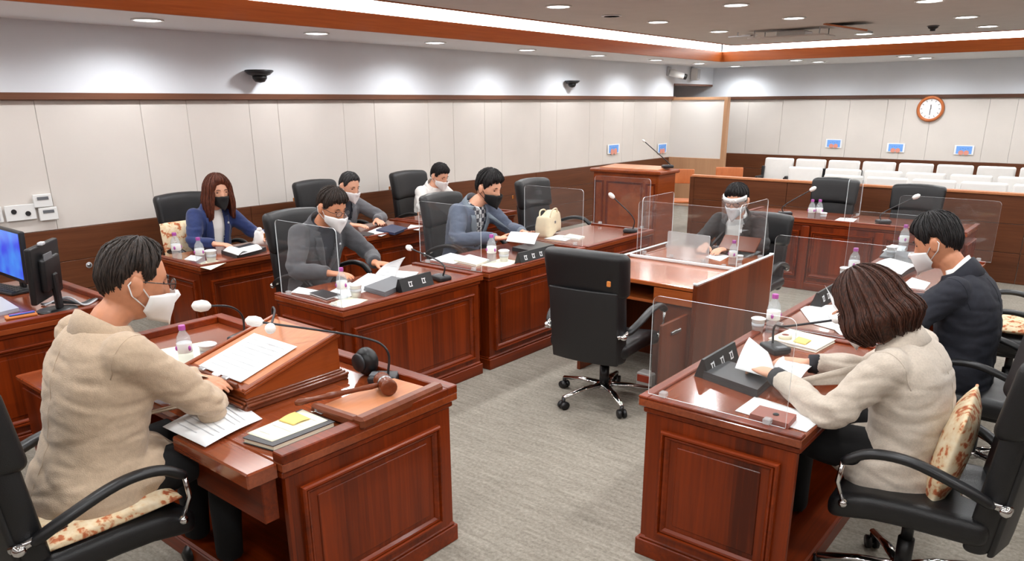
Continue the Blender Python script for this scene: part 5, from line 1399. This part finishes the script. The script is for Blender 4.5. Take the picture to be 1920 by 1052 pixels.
nameplate(pz(778, 540, ZD), 0.05, 0.30, 'black name plate with white card before the man in charcoal', 2)
bottle(pz(643, 560, ZD), 'water bottle at the charcoal man\'s near desk corner', 1.08); cup(pz(668, 557, ZD), 'paper cup at the charcoal man\'s near desk corner', 1.1)
paper(P4([(610, 572), (650, 580), (690, 562), (650, 556)], ZD+0.001), 'cream napkin under cup at the charcoal man\'s desk corner', 'cream_paper')
microphone(pz(826, 525, ZD)[:2], pz(770, 466, 0.90)+V(0, 0, 0), 'white tipped microphone on the charcoal man\'s desk', fat=1.1, up=0.12)
paper(P4([(805, 487), (850, 495), (885, 483), (845, 474)], ZD+0.002), 'loose papers on the blue-grey coated man\'s desk', lines=4)
slab(P4([(850, 490), (893, 500), (918, 490), (880, 480)], ZD), ZD, 0.014, 'white notebook by the bottle of the man in blue-grey', 'paper', 'notebook', 'book', 'cream_paper')
bottle(pz(922, 491, ZD), 'water bottle in front of the man in blue-grey', 1.15); cup(pz(945, 490, ZD), 'paper cup in front of the man in blue-grey', 1.15)
paper(P4([(900, 497), (940, 503), (975, 490), (940, 484)], ZD+0.001), 'cream napkin under the bottle of the man in blue-grey', 'cream_paper')
nameplate(pz(1003, 487, ZD), 0.0, 0.42, 'black name plate with white letters before the man in blue-grey', 4)
paper([pz(949, 452, 0.84), pz(1002, 458, 0.83), pz(1012, 437, 0.87), pz(958, 434, 0.87)], 'white document held by the man in blue-grey', lift=0.012, lines=5)
slab(P4([(960, 470), (1000, 478), (1040, 465), (1005, 458)], ZD), ZD, 0.03, 'black binder under the hands of the man in blue-grey', 'dark_folder', 'binder', 'binder')
# handbag desk
hb_ = pz(1028, 440, ZD)
t = thing('handbag', 'beige leather handbag lying on the empty left desk', 'bag', (hb_[0], hb_[1], ZD), 0.25)
g = G(); g.rbox((0, 0, 0.10), (0.14, 0.34, 0.2), 0.035, 5, lambda p: (p[0]*(1-1.6*max(0, p[2])), p[1]*(1-0.9*max(0, p[2])), p[2]+0.02*math.sin(p[1]*18))); bb = g.build('bag_body', 'beige_bag', t, True)
g = G(); g.tube(spline([(0.05, -0.09, 0.17), (0.06, -0.05, 0.235), (0.06, 0.05, 0.235), (0.05, 0.09, 0.17)], 6), 0.007, 8); g.build('handle', 'beige_bag', bb, True)
g = G(); g.tube(spline([(-0.05, -0.09, 0.17), (-0.06, -0.05, 0.22), (-0.06, 0.05, 0.22), (-0.05, 0.09, 0.17)], 6), 0.007, 8); g.build('handle', 'beige_bag', bb, True)
g = G(); g.box((0.068, 0, 0.12), (0.006, 0.03, 0.025), 0.002); g.build('clasp', 'brushed_steel', bb)
paper(P4([(1020, 447), (1060, 452), (1080, 444), (1045, 440)], ZD+0.002), 'white papers beside the beige handbag', lines=3)
slab(P4([(1055, 446), (1085, 451), (1097, 446), (1068, 441)], ZD), ZD, 0.014, 'small dark-edged notebook beside the handbag papers', 'cream_paper', 'notebook', 'book', 'paper')
microphone(pz(1180, 436, ZD)[:2], (pz(1150, 370, 1.06)), 'white tipped microphone on the handbag desk', fat=1.1, up=0.14)
# wall row
bottle(pz(333, 486, ZD), 'water bottle at the left corner of the navy woman\'s desk', 1.15); bottle(pz(377, 494, ZD), 'water bottle beside the cup on the navy woman\'s desk', 1.1); cup(pz(397, 491, ZD), 'paper cup on the navy woman\'s desk', 1.2)
paper(P4([(362, 498), (395, 506), (425, 492), (395, 486)], ZD+0.001), 'cream napkin under the cup of the woman in navy', 'cream_paper')
paper(P4([(345, 486), (368, 490), (380, 482), (358, 478)], ZD+0.002), 'white slip left of the navy woman\'s bottle')
slab(P4([(415, 476), (445, 486), (500, 470), (470, 462)], ZD), ZD, 0.03, 'dark binder open in front of the woman in navy', 'dark_folder', 'binder', 'binder')
paper([pz(418, 470, ZD+0.035), pz(447, 479, ZD+0.035), pz(465, 472, ZD+0.04), pz(440, 463, ZD+0.04)], 'white open page in the navy woman\'s binder, left half', lift=0.025, lines=4)
paper([pz(450, 478, ZD+0.035), pz(492, 467, ZD+0.035), pz(480, 458, ZD+0.04), pz(445, 466, ZD+0.04)], 'white open page in the navy woman\'s binder, right half', lift=0.015, lines=4)
t = thing('plastic_bag', 'crumpled white plastic bag right of the woman in navy', 'bag', tuple(pz(488, 458, ZD)))
g = G(); rr = [[V((0.05+0.015*math.sin(3*w+k))*math.cos(w)*(1-0.08*k), (0.06+0.012*math.cos(4*w+2*k))*math.sin(w)*(1-0.08*k), 0.024*k) for w in np.linspace(0, 6.283, 18, endpoint=False)] for k in range(6)]; g.loft(rr); g.build('bag_body', 'foam_white', t, True)
g = G(); g.ball((0.01, 0, 0.13), (0.02, 0.025, 0.02), 10); g.build('bag_knot', 'foam_white', t, True)
paper(P4([(683, 437), (715, 443), (742, 432), (712, 425)], ZD+0.004), 'white page in front of the man in mid grey', lines=3)
slab(P4([(705, 434), (740, 441), (765, 431), (735, 424)], ZD), ZD, 0.02, 'navy folder in front of the man in mid grey', 'navy_folder', 'folder', 'folder')
slab(P4([(668, 441), (690, 446), (702, 440), (682, 436)], ZD), ZD, 0.014, 'dark phone case by the grey suited man\'s papers', 'dark_folder', 'phone', 'phone')
paper(P4([(762, 429), (785, 432), (790, 424), (770, 421)], ZD+0.002), 'white sheet at the far end of the grey suited man\'s desk')

# --- centre counter
ZQ = 0.75
bottle(pz(1373, 497, ZQ), 'water bottle on the centre counter before the face shield man', 1.0, ZQ); cup(pz(1386, 493, ZQ), 'small cup on the centre counter', 0.75, ZQ)
paper(P4([(1322, 482), (1350, 490), (1368, 480), (1340, 473)], ZQ+0.002), 'white paper under the hands of the face shield man', lines=3)
t = thing('document_stand', 'brown tilted document stand before the face shield man', 'stand', tuple(pz(1385, 478, ZQ)))
g = G(); g.box((0, 0, 0.09), (0.3, 0.012, 0.15), 0.003, rotx(-0.9)); g.build('board', 'gavel_wood', t)
g = G(); g.box((0, 0.02, 0.04), (0.03, 0.05, 0.08), 0.004); g.build('support', 'metal_dark', t)
g = G(); g.box((0, 0, 0.006), (0.2, 0.14, 0.012), 0.003); g.build('foot', 'metal_dark', t)
t = thing('keypad', 'small black keypad beside the face shield man', 'keypad', tuple(pz(1343, 472, ZQ)))
g = G(); g.box((0, 0, 0.02), (0.1, 0.07, 0.03), 0.006, rotx(-0.3)); g.build('case', 'black_plastic', t)
g = G()
for i in range(3):
    for j in range(4): g.box((-0.03+0.02*j, -0.018+0.018*i, 0.037+0.0055*i-0.0055), (0.013, 0.011, 0.004), 0.001, rotx(-0.3))
g.build('buttons', 'silver_plastic', t)

# --- right row
nameplate(pz(1345, 690, ZD), math.pi, 0.33, 'black name plate with white letters before the woman in oatmeal', 3)
slab(P4([(1318, 702), (1420, 738), (1452, 708), (1365, 682)], ZD+0.02), ZD, 0.035, 'dark grey binder in front of the woman in oatmeal', 'dark_folder', 'binder', 'binder')
paper([pz(1378, 690, 0.80), pz(1455, 712, 0.79), pz(1440, 660, 0.83), pz(1405, 632, 0.88)], 'white page raised by the woman in oatmeal', lift=0.02, lines=0)
paper([pz(1448, 690, 0.795), pz(1500, 712, 0.79), pz(1526, 684, 0.80), pz(1468, 668, 0.81)], 'white page between the hands of the woman in oatmeal', lift=0.012, lines=4)
microphone(pz(1455, 660, ZD)[:2], pz(1566, 600, 1.0), 'black gooseneck microphone beside the woman in oatmeal', via=pz(1475, 612, 0.93), up=0.12)
slab(P4([(1440, 640), (1530, 662), (1566, 642), (1480, 622)], ZD), ZD, 0.016, 'cream notebook beside the bottle of the woman in oatmeal', 'cream_paper', 'notebook', 'book', 'paper')
paper(P4([(1487, 640), (1510, 646), (1522, 638), (1498, 631)], ZD+0.02), 'yellow note on the oatmeal woman\'s cream notebook', 'yellow_note', lift=0.004)
t = thing('tape_roll', 'small clear tape roll on the cream notebook', 'tape', tuple(pz(1472, 634, ZD+0.017)))
g = G(); g.lathe([(0.018, 0), (0.032, 0), (0.032, 0.018), (0.018, 0.018), (0.018, 0)], 20); g.build('roll', 'cream_paper', t, True)
g = G(); g.lathe([(0.014, 0), (0.018, 0), (0.018, 0.018), (0.014, 0.018), (0.014, 0)], 20); g.build('core', 'wallet_leather', t, True)
paper(P4([(1378, 770), (1512, 810), (1545, 784), (1416, 743)], ZD+0.002), 'white sheet under the brown wallet on the oatmeal woman\'s desk', lines=0)
wl_ = P4([(1405, 778), (1478, 798), (1494, 780), (1424, 762)], ZD+0.02)
t = slab(wl_, ZD+0.004, 0.022, 'reddish brown wallet on white sheet at the near right desk corner', 'wallet_leather', 'wallet', 'wallet')
g = G(); g.ball((0.01, 0.0, 0.024), (0.012, 0.012, 0.005), 10); g.build('snap', 'metal_dark', t, True)
bottle(pz(1447, 622, ZD), 'water bottle between the two nearer right desks', 1.12); cup(pz(1420, 622, ZD), 'paper cup between the two nearer right desks', 1.0)
paper(P4([(1497, 575), (1520, 606), (1600, 628), (1578, 570)], ZD+0.003), 'large white document on the dark suited man\'s desk', lines=6)
paper(P4([(1545, 600), (1580, 632), (1622, 640), (1605, 605)], ZD+0.006), 'second white document nearer on the dark suited man\'s desk', lines=4)
paper([pz(1562, 575, 0.80), pz(1574, 590, 0.78), pz(1560, 555, 0.86), pz(1546, 534, 0.92)], 'curled white page standing up near the dark suited man', lift=0.01)
nameplate(pz(1545, 566, ZD), math.pi, 0.3, 'black name plate with white letters before the man in dark suit', 3)
bottle(pz(1598, 520, ZD), 'water bottle at the far side of the dark suited man\'s desk', 1.12); cup(pz(1583, 522, ZD), 'paper cup at the far side of the dark suited man\'s desk', 1.0)
slab(P4([(1640, 500), (1690, 520), (1730, 500), (1680, 485)], ZD), ZD, 0.03, 'dark binder under white papers before the man in dark suit', 'dark_folder', 'binder', 'binder')
paper([pz(x, y, ZD+0.036) for x, y in ((1635, 498), (1690, 515), (1722, 498), (1670, 484))], 'open white page on the dark suited man\'s binder', lift=0.02, lines=5)
paper(P4([(1690, 535), (1730, 548), (1745, 530), (1710, 520)], ZD+0.003), 'white sheet close to the dark suited man\'s chest', lines=3)
slab(P4([(1648, 486), (1700, 492), (1712, 478), (1660, 474)], ZD), ZD, 0.024, 'grey tablet case at the far right desk', 'grey_plastic', 'tablet', 'tablet')
bottle(pz(1692, 470, ZD), 'water bottle on the far right desk', 1.15); cup(pz(1670, 482, ZD), 'paper cup on the far right desk', 1.1)
paper(P4([(1655, 470), (1690, 478), (1700, 462), (1672, 458)], ZD+0.002), 'white papers under the cup on the far right desk')
# --- far bench and podium
microphone((-2.84, 8.12), (-2.66, 8.28, 1.0), 'white tipped microphone before the left far chair', fat=1.2, up=0.1)
microphone((-1.86, 8.12), (-1.66, 8.28, 0.99), 'white tipped microphone before the right far chair', fat=1.2, up=0.1)
bottle(pz(1520, 411, ZD), 'left of two water bottles on the far bench', 1.1); bottle(pz(1534, 411, ZD), 'right of two water bottles on the far bench', 1.1); cup(pz(1543, 412, ZD), 'paper cup beside the far bench bottles', 0.95)
paper(P4([(1565, 413), (1600, 416), (1608, 410), (1575, 408)], ZD+0.002), 'white paper lying on the far bench')
microphone((-4.36, 8.25), (-4.56, 8.05, 1.46), 'thin microphone standing on the podium', fat=0.7, up=0.05, basez=1.153)

# ------------------------------------------------------------------ acrylic screens
def acrylic_screen(a, b, z0, z1, label, mat='acrylic', r=0.03):
    """upright clear sheet from a to b (floor plan points)"""
    a, b = V(a[0], a[1], 0), V(b[0], b[1], 0); L = np.linalg.norm(b-a); e = (b-a)/L; n = V(-e[1], e[0], 0); h = z1-z0
    t = thing('acrylic_screen', label, 'screen', ((a+b)/2)[:2].tolist()+[z0], 0, 'clear acrylic screens')
    out = [(-L/2, 0), (L/2, 0)]
    for cx, s0 in ((L/2-r, 0), (-L/2+r, math.pi/2)):
        out += [(cx+r*math.cos(w), h-r+r*math.sin(w)) for w in np.linspace(s0, s0+math.pi/2, 6)]
    g = G(); g.prism(out, -n*0.0025, e, (0, 0, 1), n, 0.005); g.mi = [0, 0]+[1]*len(out); g.build('sheet', [mat, 'acrylic_edge_and_glint'], t)
    for s in (-1, 1):
        g = G(); g.box(e*s*L*0.38+V(0, 0, 0.012), (0.03, 0.03, 0.024), 0.004, np.array([e, n, (0, 0, 1)]).T); g.build('foot', 'acrylic_hazy', t)
ZA = 0.751
acrylic_screen((-4.10, 2.685), (-3.50, 2.685), ZA, 1.22, 'clear acrylic screen at the near end of the charcoal man\'s desk')
acrylic_screen((-4.12, 3.935), (-3.50, 3.935), ZA, 1.21, 'clear acrylic screen between the charcoal and blue-grey men')
acrylic_screen((-4.12, 5.215), (-3.50, 5.215), ZA, 1.22, 'clear acrylic screen between the blue-grey man and the handbag desk')
acrylic_screen((-4.12, 6.33), (-3.50, 6.33), ZA, 1.22, 'clear acrylic screen at the far end of the handbag desk')
acrylic_screen((-1.40, 2.60), (-0.83, 2.60), ZA, 1.17, 'clear acrylic screen at the near end of the oatmeal woman\'s desk')
acrylic_screen((-1.40, 3.885), (-0.82, 3.885), ZA, 1.24, 'clear acrylic screen between the oatmeal woman and dark suited man')
acrylic_screen((-1.40, 5.215), (-0.80, 5.215), ZA, 1.22, 'clear rounded acrylic screen beyond the dark suited man', r=0.06)
acrylic_screen((-1.40, 6.50), (-0.72, 6.50), ZA, 1.20, 'clear acrylic screen at the far end of the right desks')
acrylic_screen((-2.93, 5.13), (-2.11, 5.13), ZQ+0.001, 1.18, 'wide clear acrylic screen across the centre counter')
acrylic_screen((-2.13, 5.17), (-2.13, 5.68), ZQ+0.001, 1.20, 'clear acrylic side screen right of the face shield man')
acrylic_screen((-2.92, 5.17), (-2.92, 5.68), ZQ+0.001, 1.20, 'clear acrylic side screen left of the face shield man')
pa, pb = pz(1250, 482, ZQ), pz(1328, 494, ZQ)
acrylic_screen(pa, pb, ZQ+0.001, 0.955, 'hazy small acrylic panel on the left of the centre counter', 'acrylic_hazy', 0.01)
acrylic_screen((-2.2, 7.97), (-2.2, 8.5), ZA, 1.16, 'clear acrylic screen between the two far chairs')
